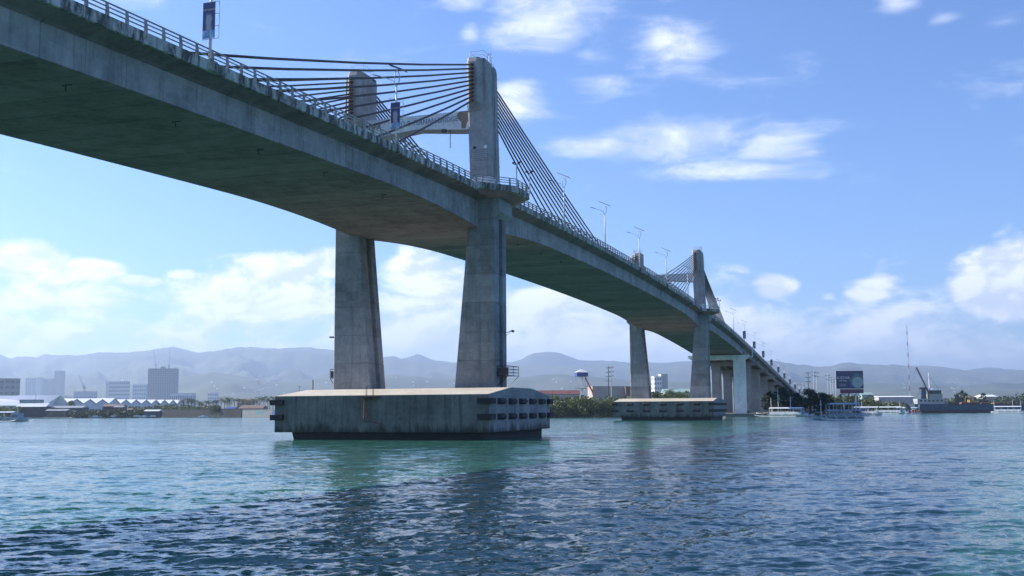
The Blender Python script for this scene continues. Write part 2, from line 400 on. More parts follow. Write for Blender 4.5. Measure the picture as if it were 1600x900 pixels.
m, t, b = base_mat('hill_forest')
g = t.n('ShaderNodeNewGeometry'); P = g.outputs['Position']
f1 = t.noise(P, .0016, 8, .66); f2 = t.noise(P, .012, 6, .7)
hc = t.mix(t.mr(f1, .42, .62), (.030, .052, .020, 1), (.085, .095, .045, 1))
hc = t.mix(t.m('MULTIPLY', t.mr(f2, .60, .68, 0, 1), .5), hc, (.16, .14, .10, 1))
t.l(hc, b.inputs['Base Color']); b.inputs['Roughness'].default_value = 1.0
M_HILL = m
def interp(pts, u):
    for (a, va), (c, vc) in zip(pts, pts[1:]):
        if a <= u <= c: return va+(vc-va)*(u-a)/(c-a)
    return pts[0][1] if u < pts[0][0] else pts[-1][1]
def hills(name, prof, Yr, Yf, u0, u1, nu=700, nr=60, seed=0, rough=1.0, clip=None):
    V = []
    for i in range(nu+1):
        u = u0+(u1-u0)*i/nu
        v = interp(prof, u)
        p = at(u, v, Yr); dirx = p.x/p.y; H = p.z
        H += 3.2*mnoise.noise(Vector((u*.45, seed, 3)))*rough + 9*rough*(mnoise.fractal(Vector((u*.06, seed, 0)), .7, 2.2, 6))
        for j in range(nr+1):
            r = j/nr*1.35                              # 1.0 = ridge
            Y = Yf+(Yr-Yf)*r if r <= 1 else Yr+(Yr-Yf)*(r-1)
            q = Vector((dirx*Y, Y, 0))
            sh = (r**1.25) if r <= 1 else max(0, 1-(r-1)*2.4)
            rid = 1-abs(mnoise.fractal(Vector((q.x/900, q.y/1500, seed)), .9, 2.0, 6))
            amp = math.sin(math.pi*min(r, 1.0))
            z = H*sh*(1-.42*amp*(1-rid)*2.3) + 22*amp*mnoise.fractal(Vector((q.x/160, q.y/160, seed+3)), .9, 2, 4)
            V.append((q.x, q.y, max(z, 0)+(-3 if j == 0 else 1.3)))
    idx = np.arange((nu+1)*(nr+1)).reshape(nu+1, nr+1)
    F = np.stack([idx[:-1, :-1], idx[1:, :-1], idx[1:, 1:], idx[:-1, 1:]], -1).reshape(-1, 4)
    o = npmesh(name, V, F, M_HILL, None, False); tag(o, kind='structure'); return o
main_prof = [(-900, 560), (-500, 552), (-200, 562), (0, 554), (19, 559), (28, 556), (47, 556), (56, 558), (70, 552.6), (122, 554.7), (156, 549), (203, 549.5), (223, 546), (251, 543.8), (273, 541.7),
             (287, 546), (311, 550), (333, 548), (369, 541.7), (387, 541.7), (434, 544), (469, 541.5), (518, 545), (560, 552), (601, 557), (618, 557), (634, 561), (711, 568), (794, 569), (840, 572), (960, 572),
             (1040, 572), (1110, 568), (1160, 560), (1215, 563), (1250, 568), (1274, 572.6), (1296, 572.6), (1312, 567), (1324, 566), (1364, 570), (1395, 568), (1423, 572), (1480, 578), (1560, 583), (1600, 580), (1800, 570), (2300, 580)]
far_prof = [(-400, 575), (500, 562), (600, 566), (634, 558), (651, 551), (678, 560), (711, 565), (794, 565), (813, 561), (835, 550), (862, 547.4), (884, 553), (906, 560), (931, 561), (983, 565), (1040, 565),
            (1080, 562), (1110, 566), (1180, 566), (1300, 578), (1423, 569), (1459, 571), (1510, 577), (1544, 573), (1600, 577), (1900, 566), (2300, 577)]
low_prof = [(-900, 605), (0, 612), (120, 606), (220, 604), (290, 588), (330, 580), (380, 588), (430, 596), (520, 590), (620, 586), (700, 592), (800, 590), (870, 584), (930, 590), (1050, 596), (1200, 596),
            (1300, 600), (1440, 598), (1500, 604), (1560, 598), (1620, 600), (2300, 596)]
HILLS = []
HILLS.append(hills('hills', main_prof, 9000, 4200, -900, 2300, seed=1.7))
hills('far_hills', far_prof, 10600, 9300, -400, 2300, nu=300, nr=26, seed=5.1)
HILLS.append(hills('foothills', low_prof, 5600, 2900, -900, 2300, nu=320, nr=30, seed=9.4, rough=.7))

# air
mb = MB().box(-20500, 20500, -2700, 16500, -3.2, 640)
m = bpy.data.materials.new('haze_air'); m.use_nodes = True
hn = NT(m.node_tree); m.node_tree.nodes.remove(m.node_tree.nodes['Principled BSDF'])
pv = hn.n('ShaderNodeVolumePrincipled'); pv.inputs['Color'].default_value = (.58, .74, 1.0, 1); pv.inputs['Density'].default_value = 1.2e-4
pv.inputs['Anisotropy'].default_value = .3
hn.l(pv.outputs[0], m.node_tree.nodes['Material Output'].inputs['Volume'])
haze = mb.obj('haze', m); tag(haze, kind='stuff')

# ------------------------------------------------------------------ bridge
TB, TD = 9.3, 10.9                                    # half width of box girder, of deck
LS = 185.0
def zf(s):                                            # underside of the deck edge
    x = abs(s-92.5)
    return 32.7-1.45e-4*x*x if x < 200 else 32.7-1.45e-4*40000-.058*(x-200)
def depth(s):
    d = 2.95
    for p in (0, LS):
        k = abs(s-p)
        if k < 32: d = 2.95+1.45*(1-k/32)**2
    return d
bridge = thing('bridge', 'long grey concrete road bridge on twin pylons with black stay cables', 'bridge', (BX, BY, 0), -THETA)
def BW(s, t, z): return Vector((BX+s*math.sin(THETA)+t*math.cos(THETA), BY+s*math.cos(THETA)-t*math.sin(THETA), z))

def girder_ring(s, e=0.0):
    z = zf(s); zs = z-depth(s)
    return [(-TD, s, z), (-TB-.25+e, s, z-.42), (-TB+e, s, z-.6), (-TB+e, s, zs+.06), (-TB+.06, s, zs+e), (TB-.06, s, zs+e), (TB-e, s, zs+.06), (TB-e, s, z-.6), (TB+.25-e, s, z-.42), (TD, s, z), (TD, s, z+.18), (-TD, s, z+.18)]
s = -112.0
while s < 292:
    e = s+4.04
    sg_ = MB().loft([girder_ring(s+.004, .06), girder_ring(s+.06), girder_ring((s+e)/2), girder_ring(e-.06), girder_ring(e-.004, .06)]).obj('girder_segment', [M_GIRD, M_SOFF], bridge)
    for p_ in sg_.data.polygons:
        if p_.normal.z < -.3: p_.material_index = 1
    s = e
S_END = s
# parapet panels, both sides, stepping round the pylon platforms
def parapet(s0, s1, side):
    z0, z1 = zf(s0), zf(s1); a, b_ = TD-.06, TD+.17
    if side < 0: a, b_ = -b_, -a
    mbb = MB().hexa([(a, s0, z0-.03), (b_, s0, z0-.03), (b_, s1, z1-.03), (a, s1, z1-.03)], [(a, s0, z0+.8), (b_, s0, z0+.8), (b_, s1, z1+.8), (a, s1, z1+.8)])
    return mbb.obj('parapet_panel', M_PARA, bridge)
def near_pylon(s): return min(abs(s), abs(s-LS)) < 7.25
cuts = [-112.0]
while cuts[-1] < 640:
    cuts.append(cuts[-1]+(4.0 if cuts[-1] < 292 else 9.0))
for side in (1, -1):
    for a, b_ in zip(cuts, cuts[1:]):
        for p in (0, LS):
            if a < p-7.3 < b_: b_ = p-7.3
            if a < p+7.3 < b_: a = p+7.3
        if near_pylon((a+b_)/2): continue
        if side < 0 and a > 330: continue
        parapet(a+.012, b_-.012, side)
# railing
POST = MB()
POST.loft([[(-.10, -.09, 0), (.10, -.09, 0), (.10, .09, 0), (-.10, .09, 0)], [(-.09, -.085, .5), (.08, -.085, .5), (.08, .085, .5), (-.09, .085, .5)],
           [(-.13, -.07, .93), (.0, -.07, .95), (.0, .07, .95), (-.13, .07, .93)]])
pm = None; nposts = 0; rest = MB()
def post(s, t, z, parent, rz=0):
    global pm, nposts
    nposts += 1
    if pm is None: o = POST.obj('railing_post', M_RAIL, parent); pm = o.data
    else: o = bpy.data.objects.new('railing_post', pm); col.objects.link(o); o.parent = parent
    o.location = (t, s, z); o.rotation_euler = (0, 0, rz)
s = -93.3
while s < 290:
    if not near_pylon(s):
        post(s, TD+.05, zf(s)+.8, bridge)
        if s < 105: post(s, -TD-.05, zf(s)+.8, bridge, math.pi)
        else: rest.box(-TD-.15, -TD+.03, s-.08, s+.08, zf(s)+.8, zf(s)+1.74)
    s += 1.955
while s < 600:
    for sd in (1, -1): rest.box(sd*(TD+.05)-.09, sd*(TD+.05)+.09, s-.08, s+.08, zf(s)+.8, zf(s)+1.74)
    s += 1.955
tag(rest.obj('far_railing_posts', M_RAIL, bridge), kind='stuff')
PLAT = [(-7.3, TD), (-2.6, 14.8), (2.6, 14.8), (7.3, TD)]
def rail_line(side, h, t, r, s0, s1):
    pts = []
    s = s0
    while s <= s1:
        pts.append((side*t, s, zf(s)+h)); s += 4
    pts.append((side*t, s1, zf(s1)+h))
    return MB().tube(pts, r, 6)
for side in (1, -1):
    for h, r, t in ((1.72, .062, TD+.0), (1.42, .052, TD+.06), (1.12, .052, TD+.06)):
        for a, b_ in ((-112, -7.3), (7.3, LS-7.3), (LS+7.3, 610)):
            rail_line(side, h, t, r, a, b_).obj('handrail', M_RAIL, bridge)

# deck surface with kerbs, seldom seen from below
mb = MB()
ss = list(np.arange(-112, 640, 8.0))
for a, b_ in zip(ss, ss[1:]):
    mb.hexa([(-TD+.1, a, zf(a)+.184), (TD-.1, a, zf(a)+.184), (TD-.1, b_, zf(b_)+.184), (-TD+.1, b_, zf(b_)+.184)], [(-TD+.1, a, zf(a)+.25), (TD-.1, a, zf(a)+.25), (TD-.1, b_, zf(b_)+.25), (-TD+.1, b_, zf(b_)+.25)])
mb.obj('roadway', M_ASPH, bridge)

# ---- one main pier, built at s = 0, then copied to s = 185
LC, BC, Z0, Z1, Z2, FL = 14.36, 12.4, .91, 5.37, 6.34, 4.18
pier_parts = []
cap = MB().prism([(-BC, Z0), (BC, Z0), (BC, Z1), (-BC, Z1)], 'x', -LC, LC).obj('pile_cap', [M_CAP, M_CAPF], bridge)
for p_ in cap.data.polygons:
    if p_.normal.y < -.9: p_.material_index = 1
MB().loft([[(x, -BC-.07, Z1+.002), (x, -BC-.07, Z1+.06), (x, -FL, Z2), (x, FL, Z2), (x, BC+.02, Z1+.06), (x, BC+.02, Z1+.002)] for x in (-LC-.02, LC-.06)]).obj('cap_top', M_ROOF, cap)
MB().prism([(-BC+.06, Z1+.002), (BC-.06, Z1+.002), (FL, Z2-.06), (-FL, Z2-.06)], 'x', LC-.055, LC+.025).obj('gable_face', M_CAP, cap)
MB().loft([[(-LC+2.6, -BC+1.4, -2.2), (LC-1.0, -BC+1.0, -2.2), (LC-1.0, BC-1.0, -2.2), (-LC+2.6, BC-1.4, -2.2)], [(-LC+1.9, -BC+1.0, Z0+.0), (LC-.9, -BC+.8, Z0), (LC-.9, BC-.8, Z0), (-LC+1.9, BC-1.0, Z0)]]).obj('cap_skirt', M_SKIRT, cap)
for i in range(12):                                   # formwork panels cast on the visible faces
    x0 = -LC+2*LC*i/12
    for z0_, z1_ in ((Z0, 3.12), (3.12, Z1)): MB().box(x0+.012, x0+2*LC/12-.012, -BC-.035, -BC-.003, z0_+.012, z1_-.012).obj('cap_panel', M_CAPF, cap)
for i in range(10):
    y0 = -BC+2*BC*i/10
    for z0_, z1_ in ((Z0, 3.12), (3.12, Z1)): MB().box(LC+.003, LC+.035, y0+.012, y0+2*BC/10-.012, z0_+.012, z1_-.012).obj('cap_panel', M_CAP, cap)
# rubber fenders
def fend(along, L=1.12):                               # along 'y' on an end face, 'x' on a front face
    prof = [(0, -.36), (.28, -.36), (.5, -.15), (.5, .15), (.28, .36), (0, .36)]
    q = MB()
    ring = lambda a, k: [((d*k, a, z) if along == 'y' else (a, -d*k, z)) for d, z in prof]
    q.loft([ring(-L, .35), ring(-L+.18, 1), ring(L-.18, 1), ring(L, .35)]); return q
fy_ = fend('y').obj('fender_block', M_RUBBER, cap); fy_.location = (LC, -8.3, 4.62)
fdup = lambda src, loc: setattr(dup(src, cap), 'location', loc)
for z in (4.62, 2.75):
    for k in (-8.3, -4.15, 0, 4.15, 8.3):
        if not (z == 4.62 and k == -8.3): fdup(fy_, (LC, k, z))
    for x_, y_ in ((LC, -BC), (LC, BC), (-LC, -BC), (-LC, BC)):
        q = MB(); sx_, sy_ = (1 if x_ > 0 else -1), (1 if y_ > 0 else -1)
        q.hexa([(-1.3*sx_, .0, -.34), (.45*sx_, 0, -.34), (.45*sx_, .45*sy_, -.34), (-1.3*sx_, .45*sy_, -.34)], [(-1.3*sx_, 0, .34), (.45*sx_, 0, .34), (.45*sx_, .45*sy_, .34), (-1.3*sx_, .45*sy_, .34)])
        q.hexa([(0, -1.3*sy_, -.34), (.45*sx_, -1.3*sy_, -.34), (.45*sx_, -.002*sy_, -.34), (0, -.002*sy_, -.34)], [(0, -1.3*sy_, .34), (.45*sx_, -1.3*sy_, .34), (.45*sx_, -.002*sy_, .34), (0, -.002*sy_, .34)])
        o = q.obj('corner_fender', M_RUBBER, cap); o.location = (x_+.003*sx_, y_+.003*sy_, z)
pier_parts.append(cap)
# legs: a core with grooved side faces, clad in visible pours
ZTOP = 31.2
def leg(sd):
    def tin(z): return 6.0+(7.95-6.0)*min(1, (z-Z2)/(28-Z2))
    core = MB()
    core.loft([[(sd*(tin(z)+.55), -2.3, z), (sd*11.0, -2.3, z), (sd*11.0, 2.3, z), (sd*(tin(z)+.55), 2.3, z)] for z in (Z2-.3, 28, ZTOP)])
    lg = core.obj('pier_leg', M_LEG, bridge)
    cuts = [Z2-.2, 9.9, 13.6, 17.4, 21.1, 24.9, 28.3, ZTOP]
    for a, b_ in zip(cuts, cuts[1:]):
        rings = []
        for z, e in ((a+.004, .05), (a+.05, 0), (b_-.05, 0), (b_-.004, .05)):
            i, o = tin(z)+e, 11.57-e; g0, g1, gd = -.55, .75, .5
            ring = [(i, -2.36+e), (i+.12, -2.36+e), (o-.12, -2.36+e), (o, -2.24), (o, g0), (o-gd, g0+.05), (o-gd, g1-.05), (o, g1), (o, 2.24), (o-.12, 2.36-e), (i+.12, 2.36-e), (i, 2.24), (i, g1), (i+gd, g1-.05), (i+gd, g0+.05), (i, g0), (i, -2.24)][1:]
            rings.append([(sd*x, y, z) for x, y in ring])
        MB().loft(rings).obj('concrete_lift', M_LEG, lg)
    q = MB()
    for yy in (-.1, .25): q.tube([(sd*11.25, yy, Z2), (sd*11.25, yy, 29)], .07, 6)
    q.obj('drain_pipe', M_DSTEEL, lg)
    # corbel under the platform
    MB().loft([[(sd*(11.4), y, 28.5), (sd*11.62, y, 28.5), (sd*12.35, y, 29.2), (sd*12.35, y, 31.25), (sd*11.4, y, 31.25)] for y in (-2.55, 2.55)]).obj('corbel', M_LEG, lg)
    return lg
legs = [leg(1), leg(-1)]; pier_parts += legs
# platform round each pylon, with its own parapet and railing
ZP = zf(0)
def platform(sd):
    out = [(-7.3, TD-.3), (-2.6, 14.75), (2.6, 14.75), (7.3, TD-.3)]
    ins = [(-7.3, TD-.4), (-3.2, 12.4), (3.2, 12.4), (7.3, TD-.4)]
    mb = MB()
    top = [(sd*t, s, ZP+.2) for s, t in out]+[(sd*9.2, 7.3, ZP+.2), (sd*9.2, -7.3, ZP+.2)]
    bot = [(sd*t, s, ZP+.0) for s, t in out]+[(sd*9.2, 7.3, ZP-.25), (sd*9.2, -7.3, ZP-.25)]
    mb.loft([bot, top]); pf = mb.obj('pylon_platform', M_GIRD, bridge)
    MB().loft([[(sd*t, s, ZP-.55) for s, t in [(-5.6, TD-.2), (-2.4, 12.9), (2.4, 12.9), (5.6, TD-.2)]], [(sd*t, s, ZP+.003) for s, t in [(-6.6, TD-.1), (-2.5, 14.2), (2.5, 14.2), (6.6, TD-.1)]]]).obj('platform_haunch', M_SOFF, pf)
    line = [(-7.3, TD), (-2.6, 14.8), (2.6, 14.8), (7.3, TD)]
    for (s0, t0), (s1, t1) in zip(line, line[1:]):
        d = Vector((t1-t0, s1-s0)).normalized(); nrm = Vector((d.y, -d.x))*.22
        if nrm.x < 0: nrm = -nrm
        za = (ZP-.03, ZP+.8)
        q = [(t0, s0), (t1, s1), (t1-nrm.x*1, s1-nrm.y), (t0-nrm.x, s0-nrm.y)]
        MB().loft([[(sd*a, b, za[0]) for a, b in q], [(sd*a, b, za[1]) for a, b in q]]).obj('parapet_panel', M_PARA, pf)
        L = math.hypot(t1-t0, s1-s0); k = max(2, round(L/2.0))
        for i in range(k):
            f = (i+.5)/k
            post(s0+(s1-s0)*f-nrm.y*.5, sd*(t0+(t1-t0)*f-nrm.x*.5), ZP+.8, pf, math.atan2(nrm.y*sd, nrm.x*sd) if sd > 0 else math.pi)
    for h, r in ((1.72, .06), (1.42, .05), (1.12, .05)):
        MB().tube([(sd*(t-.1), s, ZP+h) for s, t in line], r, 6).obj('handrail', M_RAIL, pf)
    return pf
pier_parts += [platform(1), platform(-1)]
# pylons
ZB, ZK, ZT = ZP+.2, 43.4, 50.2
def pylon(sd):
    def ring(z, ti, to, e=0):
        g0, g1 = -.35, .75
        r = [(ti, -1.9), (ti+.25, -2.0), (to-.25, -2.0), (to, -1.75), (to, g0), (to-.4, g0+.05), (to-.4, g1-.05), (to, g1), (to, 1.75), (to-.25, 2.0), (ti+.25, 2.0), (ti, 1.9)]
        return [(sd*a, b, z) for a, b in r]
    p = MB().loft([ring(ZB, 8.12, 10.98), ring(ZK, 7.75, 10.70), ring(ZT-1.1, 7.6, 10.55), ring(ZT-.55, 7.75, 10.4)]).obj('pylon', M_PYL, bridge)
    # anchor heads where the cables enter, rounded over the top
    ab = MB()
    for fs in (-1, 1):
        r0 = [(7.75, 1.9), (8.0, 2.75), (8.35, 3.05), (9.45, 3.05), (9.75, 2.75), (10.0, 1.9)]
        rings = [[(sd*(a-.02), fs*min(b, 2.02), z) for a, b in r0] for z in (ZK-.5,)]
        rings += [[(sd*(a-.1*(z-ZK)/7), fs*b, z) for a, b in r0] for z in (ZK+.6, ZT-.75)]
        rings += [[(sd*(a-.1), fs*(1.9+(b-1.9)*.75), ZT-.15+.1*(1-abs(a-8.8))) for a, b in r0]]
        rings += [[(sd*(8.8+(a-8.8)*.6), fs*(1.0+(b-1.9)*.6), ZT+.12) for a, b in r0]]
        ab.loft(rings)
    ab.obj('anchor_head', M_PYL, p)
    MB().loft([[(sd*a, b, z) for a, b in ((8.0, -1.4), (9.9, -1.4), (9.9, 1.4), (8.0, 1.4))] for z in (ZT-.7, ZT+.1)]).obj('pylon_cap', M_PYL, p)
    q = ring(ZB+.25, 8.10, 11.0); q2 = ring(ZB+2.3, 8.06, 10.945)
    ex = lambda rr: [((x+sd*(.025 if abs(x) > 9.5 else -.025)), y*1.013, z) for x, y, z in rr]
    MB().loft([ex(q), ex(q2)]).obj('painted_base', M_WHITE, p)
    lad = MB()
    for yy in (-.1, .5): lad.tube([(sd*10.98, yy, ZB+1.5), (sd*10.72, yy, ZK), (sd*10.55, yy, ZT-.4)], .03, 4)
    for i in range(42):
        z = ZB+1.7+i*.38; x = 10.98+(10.60-10.98)*(z-ZB)/(ZT-ZB); lad.tube([(sd*x, -.1, z), (sd*x, .5, z)], .02, 4)
    for i in range(11):                                 # safety hoops
        z = ZB+4+i*1.2; x = 10.98+(10.60-10.98)*(z-ZB)/(ZT-ZB)
        lad.tube([(sd*x, -.2, z), (sd*(x+.35), -.25, z), (sd*(x+.62), .2, z), (sd*(x+.35), .65, z), (sd*x, .6, z)], .022, 4)
    lad.obj('pylon_ladder', M_STEEL, p)
    gr = MB()
    for x, y in ((7.9, -1.6), (9.9, -1.6), (9.9, 1.5), (7.9, 1.5)): gr.tube([(sd*x, y, ZT), (sd*x, y, ZT+1.05)], .03, 4)
    for z in (ZT+.55, ZT+1.05): gr.tube([(sd*7.9, -1.6, z), (sd*9.9, -1.6, z), (sd*9.9, 1.5, z), (sd*7.9, 1.5, z), (sd*7.9, -1.6, z)], .025, 4)
    gr.tube([(sd*10.3, -.2, ZT-.5), (sd*10.3, -.2, ZT+.9), (sd*10.3, .1, ZT+1.2), (sd*10.3, .4, ZT+.9), (sd*10.3, .4, ZT-.5)], .035, 5)
    gr.tube([(sd*9.95, -.2, ZT-.5), (sd*9.95, -.2, ZT+.9), (sd*9.95, .1, ZT+1.2), (sd*9.95, .4, ZT+.9), (sd*9.95, .4, ZT-.5)], .03, 5)
    gr.obj('top_guardrail', M_STEEL, p)
    for fs in (-1, 1):
        so_ = MB()
        for k in range(10):
            z = 49.05-.535*k; so_.tube([(sd*8.85, fs*2.8, z), (sd*8.86, fs*3.45, z-.2)], .22, 8)
        tag(so_.obj('cable_sockets', M_RUST, p), kind='stuff')
    return p
pyl = [pylon(1), pylon(-1)]; pier_parts += pyl
# cross beam with its name
bm_ = MB()
rings = []
for x, zb in ((-7.9, 40.75), (-6.0, 40.85), (0, 41.45), (6.0, 40.85), (7.9, 40.75)):
    rings.append([(x, -1.25, zb), (x, 1.25, zb), (x, 1.25, 43.35), (x, -1.25, 43.35)])
beam = bm_.loft(rings).obj('cross_beam', M_WHITE, bridge); pier_parts.append(beam)

# cables
for pc in (0.0, LS):
    for sd in (1, -1):
        for fs in (1, -1):
            for k in range(10):
                sA = pc+fs*(70.0-4.3*k); zA = zf(sA)+.3
                zt_ = 49.05-.535*k-.12
                q = MB(); p0 = Vector((sd*8.86, pc+fs*3.1, zt_)); p1 = Vector((sd*9.2, sA, zA))
                pts = [p0+(p1-p0)*f+Vector((0, 0, -.35*4*f*(1-f)*(1-k*.06))) for f in (0, .25, .5, .75, 1)]
                q.tube(pts, .125, 6)
                o = q.obj('stay_cable', M_CABLE, bridge, True)
                MB().tube([p1+Vector((0, 0, -.15)), p1+(p0-p1).normalized()*1.6], .17, 8).obj('anchor_pipe', M_STEEL, o)
# copy the pier to the far side of the main span (profile is symmetric there)
for o in pier_parts: dup(o, bridge, (0, LS, 0))
# extras that only the near pier shows
text_M = lambda x, y, z: Matrix.Translation((x, y, z)) @ Matrix.Rotation(R(90), 4, 'X')
text_mesh('name_lettering', 'CELO B. FERNAN BRIDGE', 1.02, M_LETTER, beam, Matrix.Translation((1.15, -1.27, 42.35)) @ Matrix.Rotation(R(90), 4, 'X') @ Matrix.Scale(.86, 4, (1, 0, 0)), .03)
text_mesh('name_lettering', 'MAR', 1.06, M_DLETTER, beam, Matrix.Translation((-6.2, -1.27, 42.35)) @ Matrix.Rotation(R(90), 4, 'X') @ Matrix.Scale(.86, 4, (1, 0, 0)), .03)
pp = [(5.9, 42.9), (6.3, 43.33), (7.6, 43.33), (7.75, 42.2), (7.3, 41.6), (7.2, 40.95), (6.6, 40.95), (6.55, 41.9), (6.1, 42.3)]
MB().prism(pp, 'y', -1.256, -1.24).obj('peeled_patch', M_BROWN, beam)
MB().box(3.9, 4.5, -1.9, -1.3, 40.6, 40.95).obj('hoist_block', M_DSTEEL, beam)
MB().tube([(4.9, -1.1, 41.0), (4.9, -1.1, 38.9), (4.98, -1.1, 38.7), (4.9, -1.1, 38.5), (4.78, -1.1, 38.62)], .05, 5).obj('hoist_hook', M_DSTEEL, beam)
pl = MB(); pl.box(8.55, 10.5, -2.075, -2.03, 36.3, 37.9)
plq = pl.obj('name_plaque', plain('plaque_grey', (.36, .36, .36), .7), pyl[0])
em = MB().prism([(8.75+.22*math.cos(a*math.pi/8), 37.95+.22*math.sin(a*math.pi/8)) for a in range(16)], 'y', -2.11, -2.04); em.obj('emblem', M_DLETTER, pyl[0])
em = MB().prism([(10.3+.25*math.cos(a*math.pi/8), 37.95+.25*math.sin(a*math.pi/8)) for a in range(16)], 'y', -2.11, -2.04); em.obj('emblem', M_WHITE, pyl[0])
pl = MB()
for i in range(5): pl.box(8.7, 10.35-.2*(i % 2), -2.09, -2.076, 36.48+.27*i, 36.54+.27*i)
pl.obj('plaque_text_lines', plain('engraved_grey', (.14, .14, .145), .8), pyl[0])
# ladder with landing on the near cap
lad = MB()
for x in (-1.35, -.75): lad.tube([(x, -BC-.45, 2.3), (x, -BC-.45, 5.2)], .035, 5)
for i in range(9): lad.tube([(-1.35, -BC-.45, 2.5+i*.33), (-.75, -BC-.45, 2.5+i*.33)], .025, 4)
lad.box(-2.3, .4, -BC-.95, -BC-.02, 5.15, 5.24)
for x in (-1.5, -.6):
    for dx in (0, .12): lad.tube([(x+dx, -BC-.3, 5.2), (x+dx, -BC-.3, 6.5), (x+dx+.05, -BC+.2, 6.6)], .03, 5)
lad.tube([(-1.6, -BC-.5, 5.2), (-1.65, -BC-.5, 2.6), (-1.75, -BC-.3, 2.25), (-1.45, -BC-.3, 2.2)], .075, 6)
lad.tube([(-1.2, -BC-.2, 2.35), (.9, -BC-.15, 1.75)], .05, 5)
lad.obj('access_ladder', M_RUST, cap)
# maintenance cages on the legs
def cage(lg, x0, x1, y0, y1, z):
    q = MB(); q.box(x0, x1, y0, y1, z, z+.07)
    for x in (x0, x1):
        for y in (y0, (y0+y1)/2, y1): q.tube([(x, y, z), (x, y, z+1.25)], .04, 4)
    for h in (.45, .85, 1.25): q.tube([(x0, y0, z+h), (x1, y0, z+h), (x1, y1, z+h), (x0, y1, z+h), (x0, y0, z+h)], .035, 4)
    for y in (y0, y1): q.tube([(x1 if abs(x1) > abs(x0) else x0, y, z), (x0 if abs(x1) > abs(x0) else x1, y, z-1.3)], .05, 4)
    q.box(x0+.05, x1-.05, y0+.03, y0+.05, z+.1, z+1.0)
    q.obj('maintenance_cage', M_DSTEEL, lg)
cage(legs[0], 11.6, 13.1, -1.6, 2.6, 7.9)
cage(legs[1], -12.5, -11.6, -1.5, 2.5, 7.9)
q = MB(); q.tube([(11.6, 1.9, 13.6), (12.6, 1.9, 14.0)], .04, 5); q.tube([(11.6, 1.9, 13.2), (12.4, 1.9, 13.9)], .03, 4); q.box(12.45, 12.75, 1.7, 2.05, 13.7, 13.95)
q.obj('camera_bracket', M_DSTEEL, legs[0])
q = MB(); q.tube([(-11.6, -1.5, 13.5), (-12.3, -1.5, 13.5)], .06, 5); q.box(-12.6, -12.0, -1.7, -1.3, 13.4, 13.6); q.obj('camera_bracket', M_DSTEEL, legs[1])
# fenders on the long face of the far cap
far_cap = [o for o in bridge.children if o.name.startswith('pile_cap') and o is not cap][0]
fx_ = fend('x', 1.05).obj('fender_block', M_RUBBER, far_cap); fx_.location = (-9.6, -BC, 4.62)
for z in (4.62, 2.75):
    for k in (-9.6, -4.8, 0, 4.8, 9.6):
        if not (z == 4.62 and k == -9.6): fdup(fx_, (k, -BC, z)); 
for o in [o for o in cap.children if o.name.startswith('fender_block') and abs(o.location.y+BC) < .01]: o.parent = far_cap
# small drain hooks under the soffit
for s_, t_ in [(-74, 6.3), (-62, 6.3), (-50, 6.3), (-38, 6.3), (-24, 6.0), (-66, -7.6), (12, 6), (24, 6), (36, 6), (48, 6)]:
    z = zf(s_)-depth(s_); q = MB(); q.tube([(t_, s_, z+.05), (t_, s_, z-.35), (t_+.02, s_+.05, z-.45)], .05, 5); q.box(t_-.25, t_+.5, s_-.05, s_+.05, z-.07, z+.004); q.obj('soffit_drain', M_DSTEEL, bridge)

# ---- side-span end pier (white portal) and the approach viaduct
def col_prism(a, b_, c, d, z0, z1, name, mat, ch=.25):
    return MB().prism([(a+ch, c), (b_-ch, c), (b_, c+ch), (b_, d-ch), (b_-ch, d), (a+ch, d), (a, d-ch), (a, c+ch)], 'z', z0, z1).obj(name, mat, bridge)
S3 = 291.0
zs3 = zf(S3)-2.95
for a, b_ in ((-10.2, -5.8), (5.8, 10.2)): col_prism(a, b_, S3-1.8, S3+1.8, .8, zs3-2.0, 'portal_column', M_WHITE)
MB().prism([(-11.6, zs3-1.2), (-10.4, zs3-2.0), (10.4, zs3-2.0), (11.6, zs3-1.2), (11.6, zs3-.25), (-11.6, zs3-.25)], 'y', S3-2.1, S3+2.1).obj('portal_beam', M_WHITE, bridge)
br_ = MB(); br_.tube([(11.7, S3, zs3-1.0), (13.1, S3, zs3-1.0), (13.1, S3, zs3+2.9)], .2, 6); br_.box(10.8, 13.0, S3-1, S3+1, zs3-1.1, zs3-.85); br_.obj('drain_bracket', M_WPOLE, bridge)
for z_ in (0,):
    for x in (-7.5, 7.5): MB().box(x-.7, x+.7, S3-.7, S3+.7, zs3-.25, zs3-.001).obj('bearing', M_DSTEEL, bridge)
SA, SB = S_END, 640
k = 0; s0 = SA
